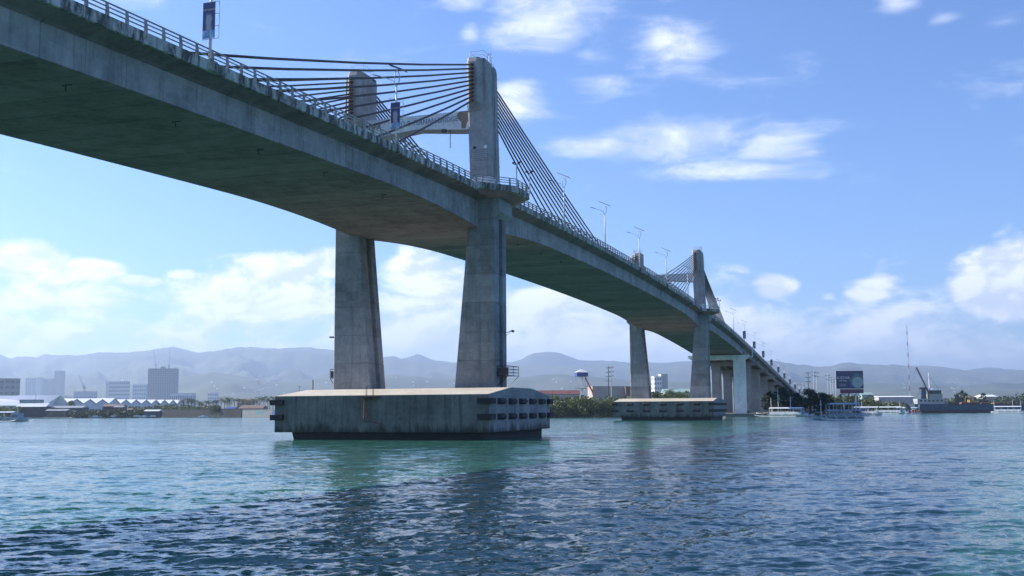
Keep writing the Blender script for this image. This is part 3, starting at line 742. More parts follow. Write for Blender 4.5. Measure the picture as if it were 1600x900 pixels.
while s0 < SB:
    s1 = min(s0+36, SB)
    for gx_ in (-9.2, -5.5, -1.85, 1.85, 5.5, 9.2):
        z0, z1 = zf(s0), zf(s1)
        P_ = [(-.45, -2.15), (.45, -2.15), (.45, -1.85), (.14, -1.6), (.14, -.5), (.6, -.25), (.6, -.004), (-.6, -.004), (-.6, -.25), (-.14, -.5), (-.14, -1.6), (-.45, -1.85)]
        MB().loft([[(gx_+a, s0+.06, z0+b_) for a, b_ in P_], [(gx_+a, s1-.06, z1+b_) for a, b_ in P_]]).obj('approach_girder', M_APP, bridge)
    MB().hexa([(-TD, s0+.02, zf(s0)), (TD, s0+.02, zf(s0)), (TD, s1-.02, zf(s1)), (-TD, s1-.02, zf(s1))], [(-TD, s0+.02, zf(s0)+.18), (TD, s0+.02, zf(s0)+.18), (TD, s1-.02, zf(s1)+.18), (-TD, s1-.02, zf(s1)+.18)]).obj('approach_slab', M_APP, bridge)
    if k > 0:
        zt_ = zf(s0)-2.15
        if zt_ > 3.0:
            col_prism(-8.3, -4.2, s0-1.2, s0+1.2, .8, zt_-1.6, 'approach_column', M_APP)
            col_prism(4.2, 8.3, s0-1.2, s0+1.2, .8, zt_-1.6, 'approach_column', M_APP)
            MB().prism([(-8.6, zt_-1.8), (8.6, zt_-1.8), (11.9, zt_-.9), (11.9, zt_-.004), (-11.9, zt_-.004), (-11.9, zt_-.9)], 'y', s0-1.35, s0+1.35).obj('hammerhead_beam', M_APP, bridge)
    s0 = s1; k += 1
# near approach, behind the camera's left shoulder: end pier and two more spans
MB().prism([(-11.2, zf(-112)-5), (11.2, zf(-112)-5), (11.2, zf(-112)-3.0), (-11.2, zf(-112)-3.0)], 'y', -114, -110.2).obj('portal_beam', M_WHITE, bridge)
for a, b_ in ((-10.2, -5.8), (5.8, 10.2)): col_prism(a, b_, -113.8, -110.4, -2, zf(-112)-5, 'portal_column', M_WHITE)
MB().hexa([(-TD, -260, zf(-260)-2.4), (TD, -260, zf(-260)-2.4), (TD, -112.03, zf(-112)-2.6), (-TD, -112.03, zf(-112)-2.6)], [(-TD, -260, zf(-260)+.8), (TD, -260, zf(-260)+.8), (TD, -112.03, zf(-112)+.8), (-TD, -112.03, zf(-112)+.8)]).obj('approach_slab', M_APP, bridge)
for s_ in (-148, -184, -220, -256):
    col_prism(-8.3, -4.2, s_-1.2, s_+1.2, -2, zf(s_)-2.3, 'approach_column', M_APP); col_prism(4.2, 8.3, s_-1.2, s_+1.2, -2, zf(s_)-2.3, 'approach_column', M_APP)

# ------------------------------------------------------------------ street lamps on the bridge
def banner_mat(name, top, fig, bot, seed):
    m, t, b = base_mat(name)
    tcn = t.n('ShaderNodeTexCoord'); sp_ = t.n('ShaderNodeSeparateXYZ'); t.l(tcn.outputs['Generated'], sp_.inputs[0])
    nz = t.noise(t.vm('ADD', tcn.outputs['Generated'], (seed, seed*2, 0)), 4.5, 4, .6)
    vx = t.m('ABSOLUTE', t.m('SUBTRACT', sp_.outputs[0], .52)); 
    body = t.m('MULTIPLY', t.mr(t.m('ADD', vx, t.m('MULTIPLY', t.m('SUBTRACT', nz, .5), .5)), .30, .14, 0, 1, True), t.mr(sp_.outputs[2], .72, .60, 0, 1, True))
    cc = t.mix(body, c4(top), c4(fig))
    cc = t.mix(t.mr(sp_.outputs[2], .24, .21, 0, 1), cc, t.mix(t.mr(nz, .5, .6), c4(bot), (.55, .62, .70, 1)))
    ttl = t.m('MULTIPLY', t.mr(t.m('ABSOLUTE', t.m('SUBTRACT', sp_.outputs[2], .80)), .03, .02, 0, 1), t.mr(t.noise(tcn.outputs['Generated'], 22, 2), .45, .5, 0, 1))
    cc = t.mix(t.m('MULTIPLY', ttl, .8), cc, (.6, .45, .3, 1))
    t.l(cc, b.inputs['Base Color']); b.inputs['Roughness'].default_value = .55
    return m
M_BAN1 = banner_mat('banner_navy_print', (.055, .07, .20), (.42, .42, .46), (.13, .34, .58), 1.3)
M_BAN2 = banner_mat('banner_grey_print', (.05, .07, .10), (.30, .34, .36), (.06, .16, .24), 4.1)
proto = {}
def lamp(s, t, label, banner=None, H=8.2, arm=True, side=1, extra=False):
    key = (banner, arm)
    z = zf(s)+.8
    if key not in proto:
        o = thing('street_lamp', label, 'street lamp', (0, 0, 0), -THETA, 'solar street lamps along the bridge railing')
        MB().tube([(0, 0, 0), (0, 0, 3.5), (0, 0, H-1.9)], [.13, .11, .085], 8).obj('pole', M_WPOLE, o, True)
        MB().box(-.22, .22, -.22, .22, -.03, .05).obj('base_plate', M_STEEL, o)
        fk = MB(); fk.tube([(0, 0, H-1.9), (-.28, 0, H-1.3), (-.25, 0, H-.7), (-.05, 0, H-.15)], .05, 6); fk.tube([(0, 0, H-1.9), (.30, 0, H-1.35), (.42, 0, H-.8), (.2, 0, H-.3), (.05, 0, H-.15)], .05, 6)
        fk.obj('forked_bracket', M_WPOLE, o, True)
        a = MB().tube([(-.28, 0, H-1.25), (-1.2, 0, H-.85), (-2.1, 0, H-.5)], .04, 5).obj('lamp_arm', M_WPOLE, o)
        MB().loft([[(-1.9, -.1, H-.62), (-1.9, .1, H-.62), (-1.9, .1, H-.5), (-1.9, -.1, H-.5)], [(-2.7, -.14, H-.36), (-2.7, .14, H-.36), (-2.7, .14, H-.26), (-2.7, -.14, H-.26)]]).obj('lamp_head', M_STEEL, a)
        MB().hexa([(-1.0, -.55, H+.62), (-.98, .55, H+.62), (1.0, .55, H-.32), (1.0, -.55, H-.32)], [(-.97, -.55, H+.68), (-.97, .55, H+.68), (1.03, .55, H-.26), (1.03, -.55, H-.26)]).obj('solar_panel', M_SOLAR, o)
        ct = MB()
        for zz in (H-3.1, H-5.6): ct.tube([(0, 0, zz), (-.85, 0, zz)], .03, 4)
        ct.obj('flag_arm', M_WPOLE, o)
        if banner:
            z0, z1 = 1.7, 4.5
            bf = MB()
            for xx in (-.58, .86): bf.tube([(xx, -.16, z0-.05), (xx, -.16, z1+.05)], .03, 4)
            for zz in (z0-.05, z0+.95, z0+1.9, z1+.05): bf.tube([(-.58, -.16, zz), (.86, -.16, zz)], .025, 4)
            f_ = bf.obj('banner_frame', M_STEEL, o)
            MB().box(-.55, .53, -.235, -.20, z0, z1).obj('banner', banner, f_)
            if extra: pass
        proto[key] = o
    else:
        o = dup(proto[key]); o['label'] = label
    o.location = BW(s, t, z); o.rotation_euler = (0, 0, -THETA)
    if s < 300: MB().loft([[(side*10.9, s-.5, zf(s)-.06), (side*11.32, s-.5, zf(s)+.02), (side*11.32, s-.5, zf(s)+.79), (side*10.9, s-.5, zf(s)+.79)], [(side*10.9, s+.5, zf(s)-.06), (side*11.32, s+.5, zf(s)+.02), (side*11.32, s+.5, zf(s)+.79), (side*10.9, s+.5, zf(s)+.79)]]).obj('lamp_pilaster', M_PARA, bridge)
    return o
TL = TD+.02
lamp(-64.3, TL, 'white lamp pole with navy banner nearest the viewer, before the first pylon', M_BAN1)
lamp(-31.1, TL, 'white solar lamp pole with navy banner in front of the lettered cross beam', M_BAN1)
lamp(33.2, TL, 'white solar lamp pole without banner just beyond the near pylon cables')
lamp(61.0, TL, 'tall white solar lamp pole standing clear where the near cables end')
lamp(92.0, TL, 'white solar lamp pole at mid span before the far pylon top')
lamp(123.2, TL, 'white solar lamp pole just short of the far pylon cables')
lamp(154.5, TL, 'white solar lamp pole seen through the far pylon cables')
lamp(252.0, TL, 'white solar lamp pole without banner first beyond the far pylon')
ordn = ['first', 'second', 'third', 'fourth', 'fifth', 'sixth', 'seventh', 'eighth', 'ninth', 'tenth']
for i, s_ in enumerate((285, 320, 357, 396, 434, 472, 512, 552, 592)):
    lamp(s_, TL, 'white lamp pole with dark banner, %s of the row down the far approach' % ordn[i], M_BAN2)
# floodlight masts on the platforms
def flood(s, t, label):
    o = thing('floodlight_mast', label, 'floodlight', BW(s, t, ZP+.8), -THETA, 'floodlights on the pylon platforms')
    MB().tube([(0, 0, 0), (0, 0, 2.9)], [.1, .07], 8).obj('pole', M_WPOLE, o)
    MB().tube([(-.4, 0, 2.9), (.4, 0, 2.9)], .05, 5).obj('cross_arm', M_DSTEEL, o)
    for x in (-.35, .35): MB().hexa([(x-.17, -.22, 2.92), (x+.17, -.22, 2.92), (x+.17, .1, 3.0), (x-.17, .1, 3.0)], [(x-.17, -.22, 3.18), (x+.17, -.22, 3.18), (x+.17, .1, 3.25), (x-.17, .1, 3.25)]).obj('floodlight_head', M_DSTEEL, o)
    return o
flood(-2.5, 14.72, 'floodlight mast on the near platform railing beside the near pylon')
flood(3.0, 14.72, 'floodlight mast at the outer edge of the near platform, in front of cables')
flood(LS-2.5, 14.72, 'floodlight mast on the far platform close to the far pylon')
flood(LS+3.0, 14.72, 'floodlight mast at the outer edge of the far platform')

# ------------------------------------------------------------------ far shore: buildings
def span(u0, u1, Y):                                   # ground centre and width for photo columns u0..u1 at distance Y
    a, b_ = atz(u0, Y), atz(u1, Y); return (a+b_)/2, (b_-a).length
def hgt(v, u, Y): return at(u, v, Y).z
def block(name, label, cat, u0, u1, vtop, Y, dep, wall, rz=0.0, floors=0, cols=0, roof=None, group=None, win=M_FARWIN, parapet_=True, base=1.1, gable=0.0, wfrac=(.55, .5)):
    c, w = span(u0, u1, Y); h = hgt(vtop, (u0+u1)/2, Y)-base
    o = thing(name, label, cat, (c.x, c.y+dep/2, base), rz, group)
    hw = h-gable
    MB().box(-w/2, w/2, -dep/2, dep/2, -.6, hw).obj('wall', wall, o)
    if gable:
        MB().prism([(-dep/2-.5, hw+.002), (dep/2+.5, hw+.002), (0, hw+gable)], 'x', -w/2-.4, w/2+.4).obj('roof', roof or M_GREYR, o)
    elif parapet_:
        MB().box(-w/2-.15, w/2+.15, -dep/2-.15, dep/2+.15, hw+.003, hw+.6).obj('roof', roof or wall, o)
    if floors:
        q = MB()
        for i in range(floors):
            z0 = (i+.5-wfrac[1]/2)*hw/floors; z1 = z0+wfrac[1]*hw/floors
            for j in range(cols):
                x0 = -w/2+(j+.5-wfrac[0]/2)*w/cols; x1 = x0+wfrac[0]*w/cols
                q.box(x0, x1, -dep/2-.06, -dep/2-.004, z0, z1)
        nf = max(1, int(cols*dep/w))
        for sd in (-1, 1):
            for i in range(floors):
                z0 = (i+.5-wfrac[1]/2)*hw/floors; z1 = z0+wfrac[1]*hw/floors
                for j in range(nf):
                    y0 = -dep/2+(j+.5-wfrac[0]/2)*dep/nf
                    q.box(min(sd*(w/2+.004), sd*(w/2+.06)), max(sd*(w/2+.004), sd*(w/2+.06)), y0, y0+wfrac[0]*dep/nf, z0, z1)
        tag(q.obj('window_grid', win, o), kind='stuff')
    return o, w, h, dep
# warehouse with a row of gables running away to the right
wh = thing('warehouse', 'long pale warehouse with a row of small saw-tooth gables', 'warehouse', (0, 0, 0))
peaks = [118, 139, 158, 178, 195, 211, 227, 242, 255.5, 269, 280.5]
def whY(u): return 690+(u-80)*(150/205.0)
edges = [105.5]+[(a+b_)/2 for a, b_ in zip(peaks, peaks[1:])]+[286]
bays = [(edges[i], peaks[i], edges[i+1]) for i in range(len(peaks))]
fdir = (atz(286, whY(286))-atz(105, whY(105))).normalized(); fn = Vector((-fdir.y, fdir.x, 0))
if fn.y < 0: fn = -fn
for i, (a, p, c) in enumerate(bays):
    A, Pk, C_ = atz(a, whY(a), 1.1), atz(p, whY(p), 1.1), atz(c, whY(c), 1.1)
    he = 7.6 if i != 3 else 7.6; hp = 10.6 if i != 3 else 11.4
    D_ = fn*60
    up = lambda q, h: q+Vector((0, 0, h))
    MB().loft([[A, C_, up(C_, he), up(Pk, hp), up(A, he)], [A+D_, C_+D_, up(C_+D_, he), up(Pk+D_, hp), up(A+D_, he)]]).obj('gable_bay', M_WALLW, wh)
    r = MB()
    for q0, q1 in ((A, Pk), (Pk, C_)):
        h0, h1 = (he, hp) if q0 is A else (hp, he)
        f0 = q0-fn*.8; f1 = q1-fn*.8
        r.hexa([up(f0, h0+.02), up(f1, h1+.02), up(f1+D_, h1+.02), up(f0+D_, h0+.02)], [up(f0, h0+.25), up(f1, h1+.25), up(f1+D_, h1+.25), up(f0+D_, h0+.25)])
    r.obj('roof', M_WROOF, wh)
    w = MB()
    for k in range(4):
        f = (k+.5)/4; q = A+(C_-A)*f-fn*.05; d = (C_-A)*.055
        w.hexa([up(q-d-fn*.05, 2.2), up(q+d-fn*.05, 2.2), up(q+d+fn*.04, 2.2), up(q-d+fn*.04, 2.2)], [up(q-d-fn*.05, 3.9), up(q+d-fn*.05, 3.9), up(q+d+fn*.04, 3.9), up(q-d+fn*.04, 3.9)])
    tag(w.obj('window_row', M_DARKWIN, wh), kind='stuff')
# larger gable shed and the long roof beside it
wb = thing('storage_shed', 'large pale shed with one broad gable at the warehouse end', 'warehouse', (0, 0, 0))
Y0 = 680
def U(u, h, Y=Y0): return atz(u, Y, 1.1+h)
D_ = fn*70
MB().loft([[U(68, 0), U(106, 0, 688), U(106, 6.0, 688), U(92, 12.3), U(68, 6.0)], [q+D_ for q in (U(68, 0), U(106, 0, 688), U(106, 6.0, 688), U(92, 12.3), U(68, 6.0))]]).obj('gable_wall', M_WALLW, wb)
r = MB()
for (a, ha), (c, hc_) in (((66, 5.6), (92, 12.5)), ((92, 12.5), (107, 6.0))):
    f0, f1 = U(a, ha)-fn, U(c, hc_)-fn
    r.hexa([f0, f1, f1+D_, f0+D_], [q+Vector((0, 0, .3)) for q in (f0, f1, f1+D_, f0+D_)])
r.obj('roof', M_WROOF, wb)
MB().hexa([U(-70, 6.0, 640), U(66, 6.0), U(80, 12.2, 720), U(-80, 12.4, 690)], [q+Vector((0, 0, .3)) for q in (U(-70, 6.0, 640), U(66, 6.0), U(80, 12.2, 720), U(-80, 12.4, 690))]).obj('long_roof', M_WROOF, wb)
MB().hexa([U(-70, -1, 642), U(67, -1, 682), U(67, -1, 720), U(-70, -1, 690)], [U(-70, 5.95, 642), U(67, 5.95, 682), U(67, 5.95, 720), U(-70, 5.95, 690)]).obj('side_wall', M_WALLW, wb)
q = MB()
for i in range(9):
    a = -60+i*14; p0, p1 = U(a, 2.2, 641+(a+70)*.29), U(a+5, 2.2, 641+(a+75)*.29); dn = Vector((0, -.6, 0))
    q.hexa([p0+dn, p1+dn, p1, p0], [w_+Vector((0, 0, 1.6)) for w_ in (p0+dn, p1+dn, p1, p0)])
tag(q.obj('window_row', M_DARKWIN, wb), kind='stuff')

def hangers(name, *a, **k): return block(name, *a, **k)
block('apartment_block', 'grey apartment block with dark balconies at the far shore edge', 'building', -30, 22.5, 592, 1300, 12, M_WALLG, 0, 6, 6, wfrac=(.7, .45))
block('tower_block', 'hazy pale tower block, first behind the warehouse roof', 'building', 38, 51, 591, 4200, 20, M_WALLW, 0, 18, 4)
block('tower_block', 'hazy pale tower block, second behind the warehouse roof', 'building', 55, 63, 590, 4300, 20, M_WALLW, 0, 18, 3)
block('tower_block', 'hazy low tower block between the pale towers', 'building', 64, 80, 592, 4500, 40, M_WALLG, 0, 16, 5)
block('tower_block', 'tallest hazy tower block above the warehouse gables', 'building', 82.5, 93, 579.5, 4600, 45, M_WALLG, 0, 24, 4)
block('building_core', 'low unfinished block under the small tower crane', 'building', 114, 146, 612, 1700, 14, M_WALLW, 0, 1, 8)
o, w, h, dd = block('hotel_building', 'white hotel block with a flat top behind the gables', 'building', 169, 198, 596, 2600, 16, M_WALLW, 0, 8, 9)
MB().box(-w/2-9, -w/2-.02, -4, 6, -.6, h+1).obj('stair_tower', M_WALLW, o)
MB().tube([(w*.2, 0, h), (w*.2, 0, h+3), (w*.2, 0, h+4.5)], [2.5, 5, 1], 8).obj('roof_dome', M_WALLW, o)
block('office_building', 'small hazy office block beside the unfinished tower', 'building', 206, 227, 601, 3200, 20, M_WALLW, 0, 7, 6)
o, w, h, dd = block('unfinished_tower', 'tall unfinished concrete tower with open floors and green netting', 'building', 229.5, 273.5, 576, 2500, 20, M_WALLG, 0, 22, 12, wfrac=(.6, .55), win=plain('open_floor', (.26, .27, .28), .9))
MB().box(-w/2-.9, -w/2-.05, -dd/2, dd/2, 4, h*.62).obj('safety_net', M_GREENNET, o)
MB().box(-5, 3, -5, 5, h+.61, h+5).obj('lift_core', M_WALLG, o)
def tower_crane(u, Y, v0, v1, jib, label, base=1.1):
    c = atz(u, Y); z0 = hgt(v0, u, Y); z1 = hgt(v1, u, Y)
    o = thing('tower_crane', label, 'crane', (c.x, c.y, z0), 0)
    q = MB()
    k = 1.0; n_ = 10; H = z1-z0
    for a, b_ in ((-k, -k), (k, -k), (k, k), (-k, k)): q.tube([(a, b_, 0), (a, b_, H)], .3, 4)
    for i in range(n_):
        za, zb = H*i/n_, H*(i+1)/n_
        q.tube([(-k, -k, za), (k, -k, zb)], .16, 4); q.tube([(k, k, za), (-k, k, zb)], .16, 4)
    q.obj('mast', M_STEEL, o)
    MB().box(-2.4, 2.6, -1.5, 1.5, H, H+1.8).obj('slewing_cab', M_STEEL, o)
    q = MB(); e = Vector((jib[0], 0, H+jib[1]))
    for dy in (-.6, .6): q.tube([(0, dy, H+1.5), e+Vector((0, dy*.4, 0))], .25, 4)
    q.tube([(0, 0, H+1.5), (-3.2, 0, H+4.5)], .25, 4); q.tube([(-3.2, 0, H+4.5), e], .09, 4)
    q.obj('luffing_jib', M_STEEL, o)
    return o
tower_crane(241.5, 2510, 577, 571, (-7.6, 38), 'tower crane with a raised jib on the unfinished tower')
tower_crane(262, 2515, 577, 572, (.6, 44), 'tower crane with an upright jib on the unfinished tower')
tower_crane(130.5, 1700, 613, 606, (-10, 20), 'small tower crane leaning over the warehouse roofs', 8)
block('low_rise', 'low white rows of houses at the end of the warehouse', 'building', 265, 300, 615, 1700, 18, M_WALLW, 0, 2, 12)
block('grey_building', 'hazy grey slab beyond the palm trees', 'building', 324, 338, 614, 2600, 20, M_WALLW, 0, 5, 5)
# radio masts
def lattice_mast(u, Y, vb, vt, w0, w1, label, ns=9):
    c = atz(u, Y); z0 = 1.0; H = hgt(vt, u, Y)-z0
    o = thing('radio_mast', label, 'radio mast', (c.x, c.y, z0), .3)
    for i in range(ns):
        q = MB(); za, zb = H*i/ns, H*(i+1)/ns-.02; ka, kb = w0+(w1-w0)*i/ns, w0+(w1-w0)*(i+1)/ns
        C4 = ((-1, -1), (1, -1), (1, 1), (-1, 1))
        for (a, b_) in C4: q.tube([(a*ka, b_*ka, za), (a*kb, b_*kb, zb)], max(.06, w1*.2), 4)
        for j in range(4):
            a, b_ = C4[j]; c_, d_ = C4[(j+1) % 4]
            q.tube([(a*ka, b_*ka, za), (c_*kb, d_*kb, zb)], max(.04, w1*.12), 4); q.tube([(c_*ka, d_*ka, za), (a*kb, b_*kb, zb)], max(.04, w1*.12), 4)
        q.obj('mast_section', M_RED if i % 2 else M_WPOLE, o)
    return o
lattice_mast(403.5, 2300, 628, 586, 3.0, .5, 'red and white lattice mast tapering above the palm trees', 7)
lattice_mast(1423, 1250, 618, 507, .36, .36, 'tall thin red and white guyed mast behind the barge', 15)
for i, (u, v) in enumerate([(252, 537), (269, 534), (274, 532), (397, 534)]):
    Y = 8950; c = atz(u, Y); zb = hgt(interp(main_prof, u), u, Y)-14
    o = thing('hilltop_mast', ['thin broadcast mast on the crest just above the unfinished tower', 'thin broadcast mast, first of the close pair on the highest crest', 'thin broadcast mast, second of the close pair on the highest crest', 'lone thin broadcast mast on the crest above the lattice mast'][i], 'radio mast', (c.x, c.y, zb), 0, 'broadcast masts on the hill crest')
    H = hgt(v, u, Y)-zb
    MB().tube([(0, 0, 0), (0, 0, H*.6), (0, 0, H)], [1.6, 1.1, .7], 5).obj('pole', M_STEEL, o); MB().box(-2, 2, -2, 2, 0, H*.18).obj('hut', M_WALLG, o)
# houses on the slopes: small pale roofs
hr = random.Random(5)
from mathutils.bvhtree import BVHTree
BVH = [BVHTree.FromPolygons([v_.co.copy() for v_ in o_.data.vertices], [tuple(p_.vertices) for p_ in o_.data.polygons]) for o_ in HILLS]
hm = None
for i in range(64):
    u = hr.choice([hr.uniform(385, 440), hr.uniform(330, 440), hr.uniform(440, 525), hr.uniform(600, 720), hr.uniform(1410, 1420), hr.uniform(1430, 1530), hr.uniform(860, 900)])
    v = hr.uniform(590, 616); p = None
    for bv in BVH:
        hit = bv.ray_cast(Vector((0, 0, CAMH)), ray(u, v).normalized())[0]
        if hit is not None and (p is None or hit.y < p.y): p = hit
    if p is None: continue
    if hm is None:
        o = thing('hillside_house', 'small pale house far off on the hazy slope', 'house', p, 0, 'houses scattered on the far slopes')
        MB().box(-7, 7, -5, 5, -6, 4).obj('wall', M_WALLW, o); MB().prism([(-5.6, 4.002), (5.6, 4.002), (0, 7)], 'x', -7.6, 7.6).obj('roof', M_WROOF, o); hm = o
    else: o = dup(hm)
    o.location = p; o.rotation_euler = (0, 0, hr.uniform(-.8, .8)); k = hr.uniform(.35, .7); o.scale = (k, k, k)

# shoreline sheds on the left
def shed(label, u0, u1, vt, Y, dep, wall, roof, gable=1.5, rz=0.0, base=1.1):
    return block('waterside_shed', label, 'shed', u0, u1, vt, Y, dep, wall, rz, 0, 0, roof, None, gable=gable, base=base)
shed('dark green shed with a pale pitched roof at the water edge', 26, 71, 630, 600, 9, M_DARKWALL, M_WROOF, 2.0)
shed('low shed with a flat grey tin roof beside the green shed', 76, 128, 634, 605, 10, M_DARKWALL, M_GREYR, 1.2)
shed('open brown shed with a low grey roof', 72, 104, 639, 588, 6, M_RUSTR, M_GREYR, 1.0)
shed('dark boat shed with a flat rusty roof', 160, 190, 632, 590, 8, M_DARKWALL, M_RUSTR, 1.0)
shed('brown plank shed beside the dark boat shed', 178, 192, 634, 584, 5, M_RUSTR, M_GREYR, .8)
shed('long low hut with a pale tin roof under the gables', 226, 248, 640, 572, 6, M_DARKWALL, M_WROOF, .8)
shed('low hut with a rusty brown roof near the sea wall', 196, 226, 638, 610, 8, M_RUSTR, M_RUSTR, .8)
o, w, h, dd = block('pilot_house', 'small weathered wheelhouse of a boat behind the green shed', 'boat', 30, 61, 626, 640, 6, M_WALLG, 0, 1, 6)
MB().tube([(w*.2, 0, h), (w*.2, 0, h+4)], .15, 5).obj('mast', M_STEEL, o)
# sea wall and mural
def wallseg(name, label, cat, u0, u1, Y0_, Y1_, h, th, mat):
    a, b_ = atz(u0, Y0_, 0), atz(u1, Y1_, 0); d = (b_-a); L = d.length; c = (a+b_)/2
    o = thing(name, label, cat, (c.x, c.y, 0), math.atan2(d.y, d.x))
    k = max(1, int(L/6))
    for i in range(k): MB().box(-L/2+L*i/k+.02, -L/2+L*(i+1)/k-.02, -th/2, th/2, -.8, h-.15*(i % 2)*.3).obj('wall_panel', mat, o)
    MB().box(-L/2-.05, L/2+.05, -th/2-.1, th/2+.1, h+.004, h+.2).obj('coping', mat, o)
    return o, L
M_SEAW = concrete('sea_wall_concrete', (.07, .072, .072), (.04, .04, .038), .6, .7, .1)
wallseg('sea_wall', 'dark weathered sea wall below the palm trees', 'wall', 255, 378, 590, 548, 4.3, .5, M_SEAW)
o, L = wallseg('mural_wall', 'pale wall with painted blue-green lettering near the large pile cap', 'wall', 379, 432, 548, 527, 3.7, .5, plain('faded_wall', (.26, .26, .26), .8, var=.2, scale=.5))
M_TEAL = plain('teal_paint', (.10, .30, .32), .6)
for i in range(9): MB().prism([(-2.6+i*.9, 1.6), (-2.1+i*.9, 1.5), (-1.9+i*.9, 2.4+.4*(i % 3)), (-2.3+i*.9, 3.2), (-2.7+i*.9, 2.6)], 'y', -.275, -.255).obj('painted_letter', M_TEAL, o)
MB().prism([(L/2-3.4, .8), (L/2-.6, .8), (L/2-.4, 3.0), (L/2-1.8, 4.0), (L/2-3.2, 3.0)], 'y', -.275, -.255).obj('painted_figure', M_BLUE, o)
shed('house with a rusty brown pitched roof behind the mural wall', 374, 410, 633, 600, 12, M_WALLB, M_RUSTR, 1.8)
shed('shed with a blue tin roof behind the sea wall', 352, 366, 636, 575, 6, M_BLUE, M_BLUE, 1.0)
shed('house with a brown roof among the palm trees', 370, 392, 623, 680, 10, M_WALLB, M_RUSTR, 2.5)

# ---- middle: slide tower, red roofs, beige store
o = thing('slide_tower', 'water slide tower with blue walls, white pyramid roof and red chute', 'tower', atz(909, 640, 1.1), .15)
zt = hgt(587.5, 909, 640)-1.1; zb_ = hgt(578.5, 909, 640)-1.1; zw = hgt(582, 909, 640)-1.1; zl = hgt(588, 909, 640)-1.1
for a, b_ in ((-2.9, -2.9), (2.9, -2.9), (2.9, 2.9), (-2.9, 2.9), (0, -2.9)): MB().tube([(a, b_, 0), (a, b_, zl)], .2, 5).obj('leg', M_STEEL, o)
for i in range(3):
    za, zc = zl*i/3, zl*(i+1)/3
    for sd in (-1, 1):
        MB().tube([(-2.9, sd*2.9, za), (0, sd*2.9, zc)], .12, 4).obj('brace', M_STEEL, o); MB().tube([(2.9, sd*2.9, za), (0, sd*2.9, zc)], .12, 4).obj('brace', M_STEEL, o)
    MB().box(-3.1, 3.1, -3.1, 3.1, zc-.15, zc).obj('landing', M_DSTEEL, o)
MB().box(-3.4, 3.4, -3.4, 3.4, zl+.01, zw).obj('tower_room', M_BLUE, o)
MB().loft([[(-3.8, -3.8, zw+.01), (3.8, -3.8, zw+.01), (3.8, 3.8, zw+.01), (-3.8, 3.8, zw+.01)], [(-.2, -.2, zb_+.6), (.2, -.2, zb_+.6), (.2, .2, zb_+.6), (-.2, .2, zb_+.6)]]).obj('roof', M_WALLW, o)
ch = MB()
ring = lambda x, z: [(x-.6, -1.2, z), (x-.6, -1.2, z+1.2), (x-.6, -1.0, z+.3), (x-.6, 1.0, z+.3), (x-.6, 1.2, z+1.2), (x-.6, 1.2, z)]
ch.loft([ring(2.9, zl-1.2), ring(5.2, zl-6), ring(7.2, zl-9.6), ring(8.6, 4.2)]); ch.obj('slide_chute', M_RED, o)
MB().box(2.8, 9.5, -2.4, 2.4, 3.4, 5.0).obj('pool_deck', M_BLUE, o)
block('red_roofed_hall', 'long low hall with a red and rust roof beside the slide tower', 'building', 838, 906, 609.5, 600, 14, M_WALLB, 0, 0, 0, plain('faded_red_roof', (.20, .055, .045), .7, var=.5, scale=.25), gable=2.2)
block('beige_store', 'large plain beige store behind the utility poles', 'building', 925, 977, 604.8, 640, 30, M_WALLB, .05)
block('brown_store_wing', 'brown end wing of the beige store beside the far pier leg', 'building', 976.5, 998, 605.2, 636, 26, M_RUSTR, .05)
o, w, h, dd = block('grey_tower', 'grey white office tower seen between the far pier legs', 'building', 1022, 1034, 588.5, 1500, 16, M_WALLW, .15, 7, 3)
MB().box(w/2+.05, w/2+10, -4, 10, -.6, h+4).obj('lift_shaft', M_WALLG, o)
block('green_roofed_store', 'long store with a pale green roof behind the palm', 'building', 1040, 1112, 607, 700, 20, M_WALLG, 0, 0, 0, M_GREENR, gable=2.5)
block('white_roofed_depot', 'low depot with a long white roof behind green scrub', 'building', 1374, 1430, 618.5, 800, 20, M_WALLG, 0, 0, 0, M_WALLW, gable=.8)
block('green_house', 'small pale green house behind the billboard', 'building', 1348, 1366, 613, 720, 12, M_GREENR, 0, 0, 0, M_GREENR, gable=1.6)
block('white_roofed_depot', 'low depot with a white roof beyond the barge', 'building', 1541, 1560, 616.5, 800, 20, M_WALLG, 0, 0, 0, M_WALLW, gable=1.5)

# utility poles
def upole(u, Y, vt, arms, label, mat=M_WPOLE, r=.2):
    c = atz(u, Y, 1.0); H = hgt(vt, u, Y)-1.0
    o = thing('utility_pole', label, 'utility pole', c, 0, 'power poles on the far shore')
    MB().tube([(0, 0, 0), (0, 0, H)], [r*1.35, r], 6).obj('pole', mat, o)
    for k in range(arms):
        z = H-.9-k*2.1; MB().box(-1.3, 1.3, -.1, .1, z, z+.18).obj('cross_arm', M_DSTEEL, o)
        for x in (-1.2, -.7, .7, 1.2): MB().tube([(x, 0, z+.18), (x, 0, z+.48)], .08, 5).obj('insulator', M_DSTEEL, o)
    return o
upole(951.5, 520, 572.5, 4, 'dark utility pole in front of the beige store', M_TRUNK, .17)
upole(955.8, 524, 571.5, 3, 'pale utility pole in front of the beige store', M_WPOLE, .22)
upole(1264.5, 520, 580.5, 3, 'stout grey pole with three cross arms nearest the approach ramp', M_STEEL, .28)
for i, (u, v, a) in enumerate([(1273.5, 579, 2), (1278, 580.5, 2)]): upole(u, 600, v, a, ['pale pole, first of the close pair behind the stout pole', 'pale pole, second of the close pair behind the stout pole'][i])
for i, (u, v, a) in enumerate([(1295, 585, 2), (1299.5, 588, 2), (1303, 591, 2), (1307, 594, 1)]): upole(u, 640+i*50, v, a, 'white pole, %s of the row running back towards the billboard' % ordn[i])
